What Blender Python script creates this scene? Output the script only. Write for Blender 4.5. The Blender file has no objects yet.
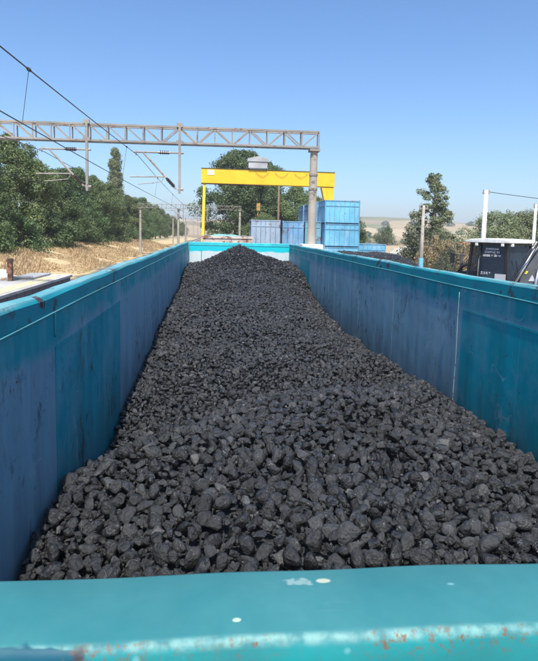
import bpy, math, random
import numpy as np
from mathutils import Vector, Matrix, Euler
R = math.radians
rng = np.random.default_rng(7)
random.seed(7)
SC = bpy.context.scene
COL = SC.collection

# ------------------------------------------------------------------ camera
F, PX, PY, ROLL, H = 555.0, 269.0, 294.0, 0.024, 3.6
PITCH, YAW = R(6.3165), R(5.4719)
fwd = Vector((math.sin(YAW)*math.cos(PITCH), math.cos(YAW)*math.cos(PITCH), -math.sin(PITCH)))
rt = Vector((math.cos(YAW), -math.sin(YAW), 0))
up = rt.cross(fwd)
r2 = rt*math.cos(ROLL) + up*math.sin(ROLL)
u2 = up*math.cos(ROLL) - rt*math.sin(ROLL)
cam = bpy.data.objects.new('camera', bpy.data.cameras.new('camera'))
COL.objects.link(cam)
m = Matrix.Identity(4)
for i in range(3):
    m[i][0], m[i][1], m[i][2], m[i][3] = r2[i], u2[i], -fwd[i], (0, 0, H)[i]
cam.matrix_world = m
cam.data.sensor_fit = 'HORIZONTAL'
cam.data.sensor_width = 36
cam.data.lens = 36*F/538
cam.data.shift_y = -(330.5-PY)/538
cam.data.clip_start = 0.02
cam.data.clip_end = 20000
cam.data.dof.use_dof = True; cam.data.dof.focus_distance = 5.0; cam.data.dof.aperture_fstop = 30
SC.camera = cam

# ------------------------------------------------------------------ sky, sun, exposure
SUN_EL, SUN_AZ = R(57), R(184)          # azimuth clockwise from +Y: behind the camera, a touch to its left
w = bpy.data.worlds.new('World'); SC.world = w; w.use_nodes = True
nt = w.node_tree
sky = nt.nodes.new('ShaderNodeTexSky'); sky.sky_type = 'NISHITA'; sky.sun_disc = False
sky.sun_elevation = SUN_EL; sky.sun_rotation = SUN_AZ
sky.air_density = 0.9; sky.dust_density = 1.6; sky.ozone_density = 3.0
bg = nt.nodes['Background']; bg.inputs['Strength'].default_value = 0.146
tn = nt.nodes.new('ShaderNodeMix'); tn.data_type = 'RGBA'; tn.blend_type = 'MULTIPLY'; tn.inputs[0].default_value = 1.0; tn.inputs[7].default_value = (0.93, 1.07, 1.17, 1)
hs = nt.nodes.new('ShaderNodeHueSaturation'); hs.inputs['Saturation'].default_value = 1.14
nt.links.new(sky.outputs[0], hs.inputs['Color']); nt.links.new(hs.outputs[0], tn.inputs[6]); nt.links.new(tn.outputs[2], bg.inputs['Color'])
sl = bpy.data.lights.new('sun', 'SUN'); sl.energy = 5.0; sl.angle = R(0.5); sl.color = (1, 0.95, 0.87)
sun = bpy.data.objects.new('sun', sl); COL.objects.link(sun)
sd = Vector((math.sin(SUN_AZ)*math.cos(SUN_EL), math.cos(SUN_AZ)*math.cos(SUN_EL), math.sin(SUN_EL)))
sun.rotation_euler = (-sd).to_track_quat('-Z', 'Y').to_euler()
sun.location = (0, -20, 40)
SC.view_settings.view_transform = 'Standard'
SC.view_settings.look = 'None'
SC.view_settings.exposure = 0.35
SC.view_settings.gamma = 1
SC.view_settings.use_curve_mapping = False
SC.cycles.max_bounces = 6
SC.cycles.transparent_max_bounces = 8

# ------------------------------------------------------------------ materials
def mat(name, build=None, col=(0.5, 0.5, 0.5), rough=0.6, metal=0.0, spec=0.5):
    M = bpy.data.materials.new(name); M.use_nodes = True
    b = M.node_tree.nodes['Principled BSDF']
    b.inputs['Base Color'].default_value = (*col, 1)
    b.inputs['Roughness'].default_value = rough
    b.inputs['Metallic'].default_value = metal
    b.inputs['Specular IOR Level'].default_value = spec
    if build: build(NT(M.node_tree), b)
    return M

class NT:
    def __init__(s, t): s.t = t
    def n(s, kind, **kw):
        x = s.t.nodes.new(kind)
        for k, v in kw.items():
            if k.startswith('i_'):
                key = k[2:]
                x.inputs[int(key) if key.isdigit() else key].default_value = v
            else: setattr(x, k, v)
        return x
    def l(s, a, b): s.t.links.new(a, b)
    def pos(s): return s.n('ShaderNodeNewGeometry').outputs['Position']
    def xyz(s, v=None):
        q = s.n('ShaderNodeSeparateXYZ'); s.l(v or s.pos(), q.inputs[0]); return q.outputs
    def scaled(s, sc, v=None):
        q = s.n('ShaderNodeMapping'); s.l(v or s.pos(), q.inputs[0]); q.inputs['Scale'].default_value = sc; return q.outputs[0]
    def noise(s, scale=5, detail=4, v=None, rough=0.55, dist=0.0):
        q = s.n('ShaderNodeTexNoise'); s.l(v or s.pos(), q.inputs['Vector'])
        q.inputs['Scale'].default_value = scale; q.inputs['Detail'].default_value = detail
        q.inputs['Roughness'].default_value = rough; q.inputs['Distortion'].default_value = dist
        return q.outputs['Fac']
    def ramp(s, f, stops, interp='LINEAR'):
        q = s.n('ShaderNodeValToRGB'); s.l(f, q.inputs[0]); cr = q.color_ramp; cr.interpolation = interp
        while len(cr.elements) < len(stops): cr.elements.new(0.5)
        for e, (p, c) in zip(cr.elements, stops):
            e.position = p; e.color = (c, c, c, 1) if isinstance(c, (int, float)) else (*c, 1)
        return q.outputs[0]
    def mix(s, f, a, b, mode='MIX'):
        q = s.n('ShaderNodeMix', data_type='RGBA', blend_type=mode)
        if isinstance(f, (int, float)): q.inputs[0].default_value = f
        else: s.l(f, q.inputs[0])
        for k, c in ((6, a), (7, b)):
            if isinstance(c, tuple): q.inputs[k].default_value = (*c, 1)
            else: s.l(c, q.inputs[k])
        return q.outputs[2]
    def m(s, op, a, b=None, c=None, clamp=False):
        q = s.n('ShaderNodeMath', operation=op, use_clamp=clamp)
        for i, v in enumerate((a, b, c)):
            if v is None: continue
            if isinstance(v, (int, float)): q.inputs[i].default_value = v
            else: s.l(v, q.inputs[i])
        return q.outputs[0]
    def step(s, v, lo, hi):
        q = s.n('ShaderNodeMapRange', interpolation_type='SMOOTHSTEP'); s.l(v, q.inputs[0])
        q.inputs[1].default_value = lo; q.inputs[2].default_value = hi; return q.outputs[0]
    def bump(s, b, h, strength=0.3, dist=0.01):
        q = s.n('ShaderNodeBump'); q.inputs['Strength'].default_value = strength; q.inputs['Distance'].default_value = dist
        s.l(h, q.inputs['Height']); s.l(q.outputs[0], b.inputs['Normal'])

def rusty(base, rust=(0.10, 0.035, 0.018), amount=0.62, scale=6, var=0.25, streak=True):
    def f(t, b):
        n1 = t.noise(scale, 8, rough=0.68)
        k = t.ramp(n1, [(amount, 0.0), (amount+0.05, 1.0)])
        n2 = t.noise(scale*0.35, 5)
        dk = tuple(c*(1-var) for c in base); lt = tuple(min(1, c*(1+var)+0.01) for c in base)
        c = t.mix(t.ramp(n2, [(0.3, 0.0), (0.7, 1.0)]), dk, lt)
        if streak:
            n3 = t.noise(1.0, 4, t.scaled((9, 9, 0.7)), 0.7)
            c = t.mix(t.m('MULTIPLY', t.ramp(n3, [(0.52, 0.0), (0.72, 1.0)]), 0.35), c, tuple(0.5*x+0.02 for x in base))
        t.l(t.mix(k, c, rust), b.inputs['Base Color'])
        t.bump(b, n1, 0.12, 0.01)
    return f

# wagon inside walls: teal upper band, faded blue below, dark gouges, pale wash towards the far corner
def wall_nodes(blue, teal, wash=True):
    def f(t, b):
        x, y, z = t.xyz()
        n = t.noise(2.2, 4)
        edge = t.m('ADD', z, t.m('MULTIPLY', t.m('SUBTRACT', n, 0.5), 0.22))
        up_ = t.step(edge, 3.0, 3.1)
        vn = t.noise(1.0, 5, t.scaled((6, 6, 0.8)), 0.62)
        bl = t.mix(t.ramp(vn, [(0.3, 0.0), (0.7, 1.0)]), tuple(c*0.82 for c in blue), tuple(c*1.22 for c in blue))
        c = t.mix(up_, bl, teal)
        if wash:   # whitish drips and rubbed-off paint, more of it in the far half
            st = t.noise(1.0, 4, t.scaled((3.2, 3.2, 0.35)), 0.6)
            far = t.step(y, 7.0, 14.0)
            k = t.m('MULTIPLY', t.ramp(st, [(0.50, 0.0), (0.68, 1.0)]), t.m('ADD', 0.38, t.m('MULTIPLY', far, 0.3)))
            lowz = t.step(z, 2.35, 2.9)
            c = t.mix(t.m('MULTIPLY', k, lowz), c, (0.36, 0.44, 0.50))
        g1 = t.noise(1.0, 7, t.scaled((15, 15, 8)), 0.74)
        g2 = t.noise(1.3, 3)
        gk = t.m('MULTIPLY', t.ramp(g1, [(0.55, 0.0), (0.585, 1.0)]), t.ramp(g2, [(0.46, 0.0), (0.58, 1.0)]))
        lz = t.m('SUBTRACT', 1.0, t.m('MULTIPLY', t.step(z, 2.35, 3.1), 0.45))
        c = t.mix(t.m('MULTIPLY', t.m('MULTIPLY', gk, lz), 0.85), c, (0.022, 0.016, 0.014))
        cl = t.noise(1.6, 6, rough=0.7)          # chalky faded clouds
        c = t.mix(t.ramp(cl, [(0.48, 0.0), (0.68, 0.38)]), c, (0.30, 0.42, 0.47))
        r1_ = t.m('MULTIPLY', t.ramp(t.noise(26, 5, rough=0.7), [(0.60, 0.0), (0.64, 1.0)]), t.ramp(t.noise(2.6, 3), [(0.52, 0.0), (0.62, 0.9)]))
        c = t.mix(r1_, c, (0.10, 0.045, 0.028))
        # fine pale scratches
        s1 = t.n('ShaderNodeTexWave', wave_type='BANDS', bands_direction='DIAGONAL')
        t.l(t.pos(), s1.inputs['Vector']); s1.inputs['Scale'].default_value = 1.3; s1.inputs['Distortion'].default_value = 14; s1.inputs['Detail'].default_value = 3; s1.inputs['Detail Scale'].default_value = 1.6
        sk = t.m('MULTIPLY', t.ramp(s1.outputs['Fac'], [(0.985, 0.0), (0.998, 1.0)]), t.ramp(t.noise(3.1, 3), [(0.55, 0.0), (0.66, 1.0)]))
        c = t.mix(t.m('MULTIPLY', sk, 0.5), c, (0.35, 0.5, 0.55))
        # coal dust film close to the load
        dz = t.m('SUBTRACT', 1.0, t.step(t.m('ADD', z, t.m('MULTIPLY', vn, 0.4)), 2.3, 2.85))
        c = t.mix(t.m('MULTIPLY', dz, 0.45), c, (0.03, 0.035, 0.04))
        t.l(c, b.inputs['Base Color'])
        hb = t.m('ADD', t.m('MULTIPLY', t.noise(1.6, 2), 1.0), t.m('MULTIPLY', g1, 0.12))
        t.bump(b, hb, 0.35, 0.03)
    return f
TEAL = (0.003, 0.29, 0.33)
BLUE = (0.185, 0.335, 0.405)
M = {}
M['wall'] = mat('wagon_wall_paint', wall_nodes(BLUE, TEAL), rough=0.6, spec=0.22)
M['door'] = mat('wagon_door_paint', wall_nodes((0.002, 0.29, 0.345), TEAL, False), rough=0.55, spec=0.22)
def rail_f(t, b):
    n = t.noise(7, 7, rough=0.7)
    c = t.mix(t.ramp(t.noise(2.5, 4), [(0.3, 0.0), (0.7, 1.0)]), (0.002, 0.235, 0.29), (0.006, 0.30, 0.345))
    x, y, z = t.xyz()
    g = t.n('ShaderNodeNewGeometry')
    nz = t.xyz(g.outputs['Normal'])[2]
    worn = t.m('MULTIPLY', t.step(z, 3.276, 3.292), t.ramp(t.noise(3.0, 6), [(0.25, 0.35), (0.7, 1.0)]))
    c = t.mix(worn, c, (0.22, 0.40, 0.42))          # chalky worn top of the rail
    k = t.m('MULTIPLY', t.ramp(n, [(0.565, 0.0), (0.60, 1.0)]), t.ramp(t.noise(1.1, 2), [(0.38, 0.0), (0.55, 1.0)]))
    c = t.mix(k, c, (0.075, 0.022, 0.013))
    t.l(c, b.inputs['Base Color']); t.bump(b, n, 0.2, 0.008)
M['rail'] = mat('wagon_rail_paint', rail_f, rough=0.55, spec=0.3)
M['bead'] = mat('weld_bead', rusty((0.07, 0.29, 0.32), amount=0.64), rough=0.5)
M['whiteline'] = mat('pale_edge', rusty((0.20, 0.36, 0.38), amount=0.60, scale=9), rough=0.6)
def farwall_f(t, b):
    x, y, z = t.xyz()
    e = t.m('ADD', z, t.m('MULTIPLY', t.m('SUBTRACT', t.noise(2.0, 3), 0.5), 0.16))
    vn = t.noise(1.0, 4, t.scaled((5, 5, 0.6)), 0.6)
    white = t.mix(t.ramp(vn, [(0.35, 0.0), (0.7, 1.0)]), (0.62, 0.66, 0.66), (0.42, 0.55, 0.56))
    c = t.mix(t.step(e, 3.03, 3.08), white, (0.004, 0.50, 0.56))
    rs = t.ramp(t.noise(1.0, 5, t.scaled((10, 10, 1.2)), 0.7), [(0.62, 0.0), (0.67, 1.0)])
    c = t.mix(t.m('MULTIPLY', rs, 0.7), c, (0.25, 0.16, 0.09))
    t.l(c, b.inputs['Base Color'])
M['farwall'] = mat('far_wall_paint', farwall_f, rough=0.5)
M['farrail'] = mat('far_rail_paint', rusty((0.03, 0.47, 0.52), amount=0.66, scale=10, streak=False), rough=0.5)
def nearrim_f(t, b):
    x, y, z = t.xyz()
    n = t.noise(70, 6, rough=0.65); n2 = t.noise(14, 4)
    c = t.mix(t.ramp(n2, [(0.3, 0.0), (0.7, 1.0)]), (0.026, 0.165, 0.182), (0.048, 0.200, 0.212))
    face = t.m('SUBTRACT', 1.0, t.step(y, 0.3515, 0.3575))        # the edge and the outer face under it
    c = t.mix(face, c, (0.004, 0.27, 0.28))
    edge = t.m('MULTIPLY', t.m('SUBTRACT', 1.0, t.step(y, 0.3575, 0.362)), t.step(z, 3.311, 3.3165))
    c = t.mix(t.m('MULTIPLY', edge, t.ramp(t.noise(90, 5), [(0.38, 0.0), (0.62, 1.0)])), c, (0.16, 0.34, 0.32))
    # cast shadow painted dark blue on the outer face at the left end
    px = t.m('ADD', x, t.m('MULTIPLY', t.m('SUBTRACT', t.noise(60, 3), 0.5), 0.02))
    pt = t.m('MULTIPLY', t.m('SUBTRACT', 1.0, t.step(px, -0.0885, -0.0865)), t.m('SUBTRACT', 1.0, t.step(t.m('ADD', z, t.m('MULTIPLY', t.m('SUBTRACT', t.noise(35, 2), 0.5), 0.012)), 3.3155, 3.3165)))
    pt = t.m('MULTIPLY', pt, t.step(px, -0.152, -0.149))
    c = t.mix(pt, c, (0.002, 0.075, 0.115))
    rk = t.m('MULTIPLY', t.ramp(t.noise(210, 5, t.scaled((1, 0.8, 0.8)), 0.7), [(0.52, 0.0), (0.60, 1.0)]), t.m('MULTIPLY', t.m('SUBTRACT', 1.0, t.step(y, 0.357, 0.3625)), t.step(x, -0.11, -0.08)))
    rk = t.m('MULTIPLY', rk, t.ramp(t.noise(16, 3), [(0.40, 0.05), (0.60, 1.0)]))
    rk = t.m('MULTIPLY', rk, t.step(t.m('ADD', z, t.m('MULTIPLY', t.noise(40, 3), 0.03)), 3.312, 3.332))
    c = t.mix(t.m('MULTIPLY', rk, 0.9), c, (0.17, 0.08, 0.035))
    rim_r = t.m('MULTIPLY', t.ramp(t.m('ABSOLUTE', t.m('SUBTRACT', x, -0.088)), [(0.0, 1.0), (0.008, 0.0)]), t.m('MULTIPLY', t.step(z, 3.300, 3.312), t.m('SUBTRACT', 1.0, t.step(y, 0.357, 0.362))))
    c = t.mix(t.m('MULTIPLY', rim_r, t.ramp(t.noise(120, 4), [(0.35, 0.0), (0.5, 0.9)])), c, (0.06, 0.02, 0.012))
    sc_ = t.ramp(t.noise(1.0, 6, t.scaled((9, 160, 9)), 0.75), [(0.60, 0.0), (0.66, 1.0)])
    c = t.mix(t.m('MULTIPLY', t.m('MULTIPLY', sc_, t.ramp(t.noise(7, 3), [(0.45, 0.0), (0.6, 1.0)])), 0.30), c, (0.16, 0.36, 0.37))
    c = t.mix(t.m('MULTIPLY', t.ramp(t.noise(22, 8, rough=0.75), [(0.45, 0.0), (0.75, 1.0)]), 0.45), c, (0.035, 0.15, 0.165))
    # small pale chips and dark specks on the flat top
    v = t.n('ShaderNodeTexVoronoi'); t.l(t.scaled((1, 2, 1)), v.inputs['Vector']); v.inputs['Scale'].default_value = 14
    ch = t.m('MULTIPLY', t.ramp(v.outputs['Distance'], [(0.02, 1.0), (0.055, 0.0)]), 0.35)
    c = t.mix(ch, c, (0.35, 0.62, 0.62))
    v2 = t.n('ShaderNodeTexVoronoi'); t.l(t.pos(), v2.inputs['Vector']); v2.inputs['Scale'].default_value = 45
    sp = t.m('MULTIPLY', t.ramp(v2.outputs['Distance'], [(0.03, 1.0), (0.07, 0.0)]), t.ramp(n2, [(0.5, 0.0), (0.6, 0.55)]))
    c = t.mix(sp, c, (0.03, 0.14, 0.17))
    def blob(cx, cy, rx, ry, k, wob=0.25):
        dx = t.m('DIVIDE', t.m('SUBTRACT', x, cx), rx); dy = t.m('DIVIDE', t.m('SUBTRACT', y, cy), ry)
        d = t.m('ADD', t.m('MULTIPLY', dx, dx), t.m('MULTIPLY', dy, dy))
        d = t.m('ADD', d, t.m('MULTIPLY', t.m('SUBTRACT', t.noise(160, 3), 0.5), wob*4))
        return t.m('MULTIPLY', t.m('SUBTRACT', 1.0, t.step(d, 0.55, 1.1)), k)
    c = t.mix(blob(0.0895, 0.4155, 0.0065, 0.0030, 0.75, 0.30), c, (0.55, 0.56, 0.42))
    c = t.mix(blob(0.069, 0.4150, 0.013, 0.0050, 0.35, 1.1), c, (0.50, 0.60, 0.54))
    c = t.mix(blob(0.018, 0.3745, 0.0035, 0.0022, 0.65, 0.3), c, (0.55, 0.60, 0.42))
    t.l(c, b.inputs['Base Color'])
    t.bump(b, t.m('ADD', n, t.m('MULTIPLY', t.noise(9, 2), 3.0)), 0.12, 0.002)
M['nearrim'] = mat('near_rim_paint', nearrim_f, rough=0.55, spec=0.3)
M['outer'] = mat('wagon_outer_paint', rusty((0.01, 0.22, 0.28)), rough=0.55)
M['underframe'] = mat('underframe_black', rusty((0.03, 0.028, 0.026), (0.07, 0.035, 0.02)), rough=0.7)

def coal_f(t, b):
    gi = t.n('ShaderNodeNewGeometry').outputs['Random Per Island']
    oi = t.n('ShaderNodeObjectInfo').outputs['Random']
    r = t.m('FRACT', t.m('ADD', gi, oi))
    tc = t.n('ShaderNodeTexCoord').outputs['Object']
    n = t.noise(38, 6, t.pos(), 0.7)
    big = t.noise(1.1, 3)
    fine = t.noise(95, 3, t.pos(), 0.6)
    c = t.ramp(r, [(0.0, (0.004, 0.004, 0.005)), (0.45, (0.010, 0.011, 0.012)), (0.8, (0.024, 0.025, 0.027)), (0.975, (0.050, 0.051, 0.053)), (1.0, (0.12, 0.118, 0.115))])
    k = t.ramp(n, [(0.40, 0.0), (0.62, 1.0)])
    c = t.mix(k, c, t.mix(0.34, c, (0.080, 0.084, 0.090)))
    c = t.mix(t.ramp(fine, [(0.58, 0.0), (0.70, 0.7)]), c, (0.012, 0.012, 0.013))
    c = t.mix(t.ramp(big, [(0.35, 0.35), (0.6, 0.0)]), c, (0.018, 0.018, 0.020))
    fl = t.m('MULTIPLY', t.ramp(t.noise(170, 3, t.pos(), 0.7), [(0.56, 0.0), (0.64, 1.0)]), t.ramp(t.noise(24, 3, t.pos()), [(0.60, 0.0), (0.66, 0.75)]))
    c = t.mix(fl, c, (0.34, 0.34, 0.33))          # sun glints painted into the colour as pale flecks on broken faces
    t.l(c, b.inputs['Base Color'])
    rr = t.m('FRACT', t.m('MULTIPLY', r, 7.31))
    ro = t.m('ADD', t.ramp(rr, [(0.0, 0.12), (0.12, 0.17), (0.18, 0.36), (1.0, 0.62)]), t.m('MULTIPLY', t.m('SUBTRACT', n, 0.5), 0.5))
    gl = t.ramp(t.noise(30, 4, t.pos(), 0.6), [(0.62, 0.0), (0.68, 1.0)])
    ro = t.m('SUBTRACT', ro, t.m('MULTIPLY', gl, 0.30), clamp=True); ro = t.m('MAXIMUM', ro, 0.11)
    t.l(ro, b.inputs['Roughness']); b.inputs['IOR'].default_value = 1.56
    vo = t.n('ShaderNodeTexVoronoi'); t.l(t.pos(), vo.inputs['Vector']); vo.inputs['Scale'].default_value = 62
    t.bump(b, t.m('ADD', t.m('MULTIPLY', vo.outputs['Distance'], 0.3), t.m('ADD', n, t.m('MULTIPLY', fine, 0.35))), 0.95, 0.014)
M['coal'] = mat('coal', coal_f, rough=0.5, spec=0.5)
M['coaldust'] = mat('coal_dust', col=(0.012, 0.012, 0.013), rough=0.9)

def ballastish(t, b):
    x, y, z = t.xyz()
    n = t.noise(0.35, 6); nf = t.noise(9, 4); nl = t.noise(0.03, 4)
    straw = t.mix(t.ramp(t.noise(1.3, 6, rough=0.7), [(0.3, 0.0), (0.7, 1.0)]), (0.44, 0.33, 0.18), (0.66, 0.51, 0.30))
    straw = t.mix(t.ramp(t.noise(0.12, 4), [(0.56, 0.0), (0.68, 0.75)]), straw, (0.30, 0.31, 0.08))
    straw = t.mix(t.ramp(n, [(0.55, 0.0), (0.75, 0.6)]), straw, (0.26, 0.17, 0.10))
    yard = t.mix(t.ramp(nf, [(0.3, 0.0), (0.7, 1.0)]), (0.10, 0.09, 0.08), (0.22, 0.20, 0.17))
    wob = t.m('MULTIPLY', t.m('SUBTRACT', n, 0.5), 3.0)
    xl = t.m('ADD', x, wob)
    c = t.mix(t.step(xl, -11.0, -10.0), straw, yard)
    c = t.mix(t.step(t.m('ADD', xl, t.m('MULTIPLY', y, -0.12)), 8.0, 11.0), c, t.mix(t.ramp(n, [(0.35, 0.0), (0.65, 1.0)]), (0.38, 0.29, 0.18), (0.46, 0.36, 0.22)))
    # farmland beyond
    v = t.n('ShaderNodeTexVoronoi', feature='F1'); t.l(t.scaled((0.0075, 0.0036, 0.0)), v.inputs['Vector']); v.inputs['Scale'].default_value = 1.0
    cell = t.xyz(v.outputs['Color'])[0]
    fields = t.ramp(cell, [(0.0, (0.40, 0.30, 0.17)), (0.2, (0.50, 0.39, 0.24)), (0.38, (0.24, 0.19, 0.12)), (0.5, (0.46, 0.37, 0.25)), (0.62, (0.13, 0.15, 0.07)), (0.78, (0.36, 0.27, 0.18)), (0.9, (0.16, 0.18, 0.08))], 'CONSTANT')
    fields = t.mix(t.ramp(t.noise(0.012, 5), [(0.35, 0.0), (0.7, 0.5)]), fields, (0.36, 0.27, 0.16))
    dist = t.m('SQRT', t.m('ADD', t.m('MULTIPLY', x, x), t.m('MULTIPLY', y, y)))
    c = t.mix(t.step(dist, 190, 240), c, fields)
    t.l(c, b.inputs['Base Color'])
    t.bump(b, nf, 0.4, 0.05)
M['ground'] = mat('ground', ballastish, rough=0.95, spec=0.2)
M['dirtroad'] = mat('dirt_road', lambda t, b: t.l(t.mix(t.ramp(t.noise(1.5, 6), [(0.3, 0.0), (0.7, 1.0)]), (0.42, 0.38, 0.33), (0.55, 0.51, 0.45)), b.inputs['Base Color']), rough=0.95)
M['ballast'] = mat('ballast', lambda t, b: (t.l(t.mix(t.ramp(t.noise(14, 5), [(0.35, 0.0), (0.65, 1.0)]), (0.12, 0.10, 0.085), (0.30, 0.27, 0.24)), b.inputs['Base Color']), t.bump(b, t.noise(16, 4), 0.8, 0.05)), rough=0.95)
M['rail_steel'] = mat('rail_steel', col=(0.16, 0.10, 0.07), rough=0.5, metal=0.5)
M['sleeper'] = mat('sleeper_concrete', rusty((0.30, 0.28, 0.25), streak=False), rough=0.9)
M['concrete'] = mat('pole_concrete', rusty((0.36, 0.32, 0.27), (0.17, 0.14, 0.12), amount=0.60, scale=3.0, var=0.2), rough=0.85)
M['truss'] = mat('truss_steel', rusty((0.27, 0.245, 0.22), (0.19, 0.12, 0.08), amount=0.56, scale=3, var=0.2), rough=0.7)
M['tube'] = mat('galvanised_tube', rusty((0.30, 0.27, 0.25), (0.14, 0.08, 0.06), amount=0.58, scale=4), rough=0.6)
M['insulator'] = mat('insulator_brown', col=(0.035, 0.02, 0.018), rough=0.3)
M['wire'] = mat('wire', col=(0.075, 0.072, 0.075), rough=0.55, metal=0.3)
M['whitepaint'] = mat('white_paint', rusty((0.74, 0.74, 0.71), (0.40, 0.38, 0.34), amount=0.66, scale=4), rough=0.7)
M['yellow'] = mat('crane_yellow', rusty((0.85, 0.50, 0.012), (0.36, 0.17, 0.03), amount=0.66, scale=1.6, var=0.08), rough=0.45)
M['yellowdark'] = mat('crane_rail', col=(0.10, 0.06, 0.02), rough=0.8)
M['hook'] = mat('hook_orange', rusty((0.45, 0.25, 0.06), amount=0.55), rough=0.6)
M['corr'] = mat('sheet_grey', rusty((0.40, 0.40, 0.40), (0.25, 0.22, 0.2), amount=0.63, scale=2), rough=0.6)
M['woodpole'] = mat('wood_pole', rusty((0.20, 0.12, 0.075), (0.1, 0.06, 0.04)), rough=0.9)
def bin_f(base, rust_amt):
    g = rusty(base, (0.16, 0.07, 0.045), amount=rust_amt, scale=1.7, var=0.2)
    def f(t, b):
        g(t, b); src = b.inputs['Base Color'].links[0].from_socket
        k = t.m('MULTIPLY', t.ramp(t.noise(1.0, 5, t.scaled((2.2, 2.2, 0.7)), 0.7), [(0.50, 0.0), (0.66, 0.55)]), 1.0)
        c = t.mix(k, src, tuple(0.45*x+0.30 for x in base))
        k2 = t.ramp(t.noise(5.0, 6, rough=0.75), [(0.62, 0.0), (0.67, 0.85)])
        t.l(t.mix(k2, c, (0.11, 0.07, 0.055)), b.inputs['Base Color'])
    return f
M['bin_light'] = mat('bin_light_blue', bin_f((0.13, 0.41, 0.59), 0.65), rough=0.6)
M['bin_mid'] = mat('bin_mid_blue', bin_f((0.13, 0.29, 0.46), 0.60), rough=0.65)
M['bin_grey'] = mat('bin_grey_blue', bin_f((0.27, 0.34, 0.42), 0.58), rough=0.7)
M['bin_teal'] = mat('bin_teal', bin_f((0.13, 0.33, 0.42), 0.57), rough=0.7)
M['bin_frame'] = mat('bin_frame_blue', bin_f((0.085, 0.27, 0.42), 0.6), rough=0.65)
M['bin_dark'] = mat('bin_dark_frame', bin_f((0.05, 0.13, 0.21), 0.6), rough=0.7)
M['tarp'] = mat('teal_tarp', rusty((0.20, 0.46, 0.45), (0.4, 0.35, 0.3), amount=0.66, scale=2), rough=0.7)
M['beige'] = mat('rusty_beige', rusty((0.52, 0.43, 0.37), (0.22, 0.09, 0.05), amount=0.54, scale=2.2), rough=0.7)
M['slab'] = mat('platform_slab', rusty((0.45, 0.43, 0.40), (0.25, 0.23, 0.21), amount=0.6, scale=2, streak=False), rough=0.9)
def blockwall(t, b):
    br = t.n('ShaderNodeTexBrick'); x, y, z = t.xyz()
    cx = t.n('ShaderNodeCombineXYZ'); t.l(y, cx.inputs[0]); t.l(z, cx.inputs[1]); t.l(cx.outputs[0], br.inputs['Vector'])
    br.inputs['Scale'].default_value = 1.0; br.inputs['Brick Width'].default_value = 0.9; br.inputs['Row Height'].default_value = 0.42; br.inputs['Mortar Size'].default_value = 0.03; br.offset = 0.0
    br.inputs['Color1'].default_value = (0.16, 0.15, 0.155, 1); br.inputs['Color2'].default_value = (0.12, 0.11, 0.115, 1); br.inputs['Mortar'].default_value = (0.04, 0.035, 0.035, 1)
    t.l(br.outputs[0], b.inputs['Base Color'])
M['blocks'] = mat('platform_blocks', blockwall, rough=0.9)
M['yellowline'] = mat('platform_yellow', rusty((0.60, 0.51, 0.25), (0.5, 0.46, 0.38), amount=0.49, scale=4, streak=False), rough=0.85)
M['rustpost'] = mat('rusty_post', rusty((0.13, 0.075, 0.055), (0.30, 0.12, 0.07), amount=0.5, scale=5), rough=0.85)
M['whiterock'] = mat('white_rock', rusty((0.60, 0.57, 0.52), (0.4, 0.36, 0.3), streak=False), rough=0.9)

def leaf_mat(name, c1, c2, c3):
    Mx = bpy.data.materials.new(name); Mx.use_nodes = True; t = NT(Mx.node_tree)
    b = Mx.node_tree.nodes['Principled BSDF']; out = Mx.node_tree.nodes['Material Output']
    gi = t.n('ShaderNodeNewGeometry').outputs['Random Per Island']
    oi = t.n('ShaderNodeObjectInfo').outputs['Random']
    big = t.noise(0.45, 3)
    c = t.ramp(gi, [(0.0, c1), (0.6, c2), (1.0, c3)])
    c = t.mix(t.ramp(big, [(0.38, 0.0), (0.62, 0.55)]), c, c1)
    h = t.n('ShaderNodeHueSaturation'); t.l(c, h.inputs['Color'])
    t.l(t.m('ADD', 0.485, t.m('MULTIPLY', oi, 0.03)), h.inputs['Hue'])
    t.l(t.m('ADD', 0.85, t.m('MULTIPLY', oi, 0.3)), h.inputs['Value'])
    t.l(h.outputs[0], b.inputs['Base Color']); b.inputs['Roughness'].default_value = 0.55; b.inputs['Specular IOR Level'].default_value = 0.35
    tr = t.n('ShaderNodeBsdfTranslucent'); t.l(h.outputs[0], tr.inputs['Color'])
    mx = t.n('ShaderNodeMixShader'); mx.inputs[0].default_value = 0.28
    t.l(b.outputs[0], mx.inputs[1]); t.l(tr.outputs[0], mx.inputs[2]); t.l(mx.outputs[0], out.inputs[0])
    return Mx
M['leaf'] = leaf_mat('leaf_green', (0.090, 0.130, 0.042), (0.180, 0.235, 0.085), (0.28, 0.33, 0.14))
M['leaf_dark'] = leaf_mat('leaf_dark', (0.065, 0.112, 0.040), (0.125, 0.185, 0.070), (0.20, 0.26, 0.11))
M['leaf_pale'] = leaf_mat('leaf_pale', (0.15, 0.185, 0.09), (0.25, 0.29, 0.15), (0.35, 0.38, 0.22))
M['leaf_olive'] = leaf_mat('leaf_olive', (0.08, 0.095, 0.055), (0.13, 0.145, 0.09), (0.20, 0.21, 0.14))
M['leaf_dry'] = leaf_mat('leaf_dry', (0.26, 0.20, 0.11), (0.42, 0.34, 0.19), (0.55, 0.46, 0.28))
M['bark'] = mat('bark', rusty((0.12, 0.085, 0.06), (0.06, 0.045, 0.03)), rough=0.95)
M['strawblade'] = leaf_mat('straw', (0.42, 0.31, 0.16), (0.62, 0.47, 0.26), (0.74, 0.60, 0.38))
M['black'] = mat('machine_black', col=(0.018, 0.018, 0.02), rough=0.45)
M['darkgrey'] = mat('machine_grey', rusty((0.085, 0.09, 0.10), (0.05, 0.04, 0.04), streak=False), rough=0.5)
M['tyre'] = mat('tyre', col=(0.02, 0.02, 0.02), rough=0.9)
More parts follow.
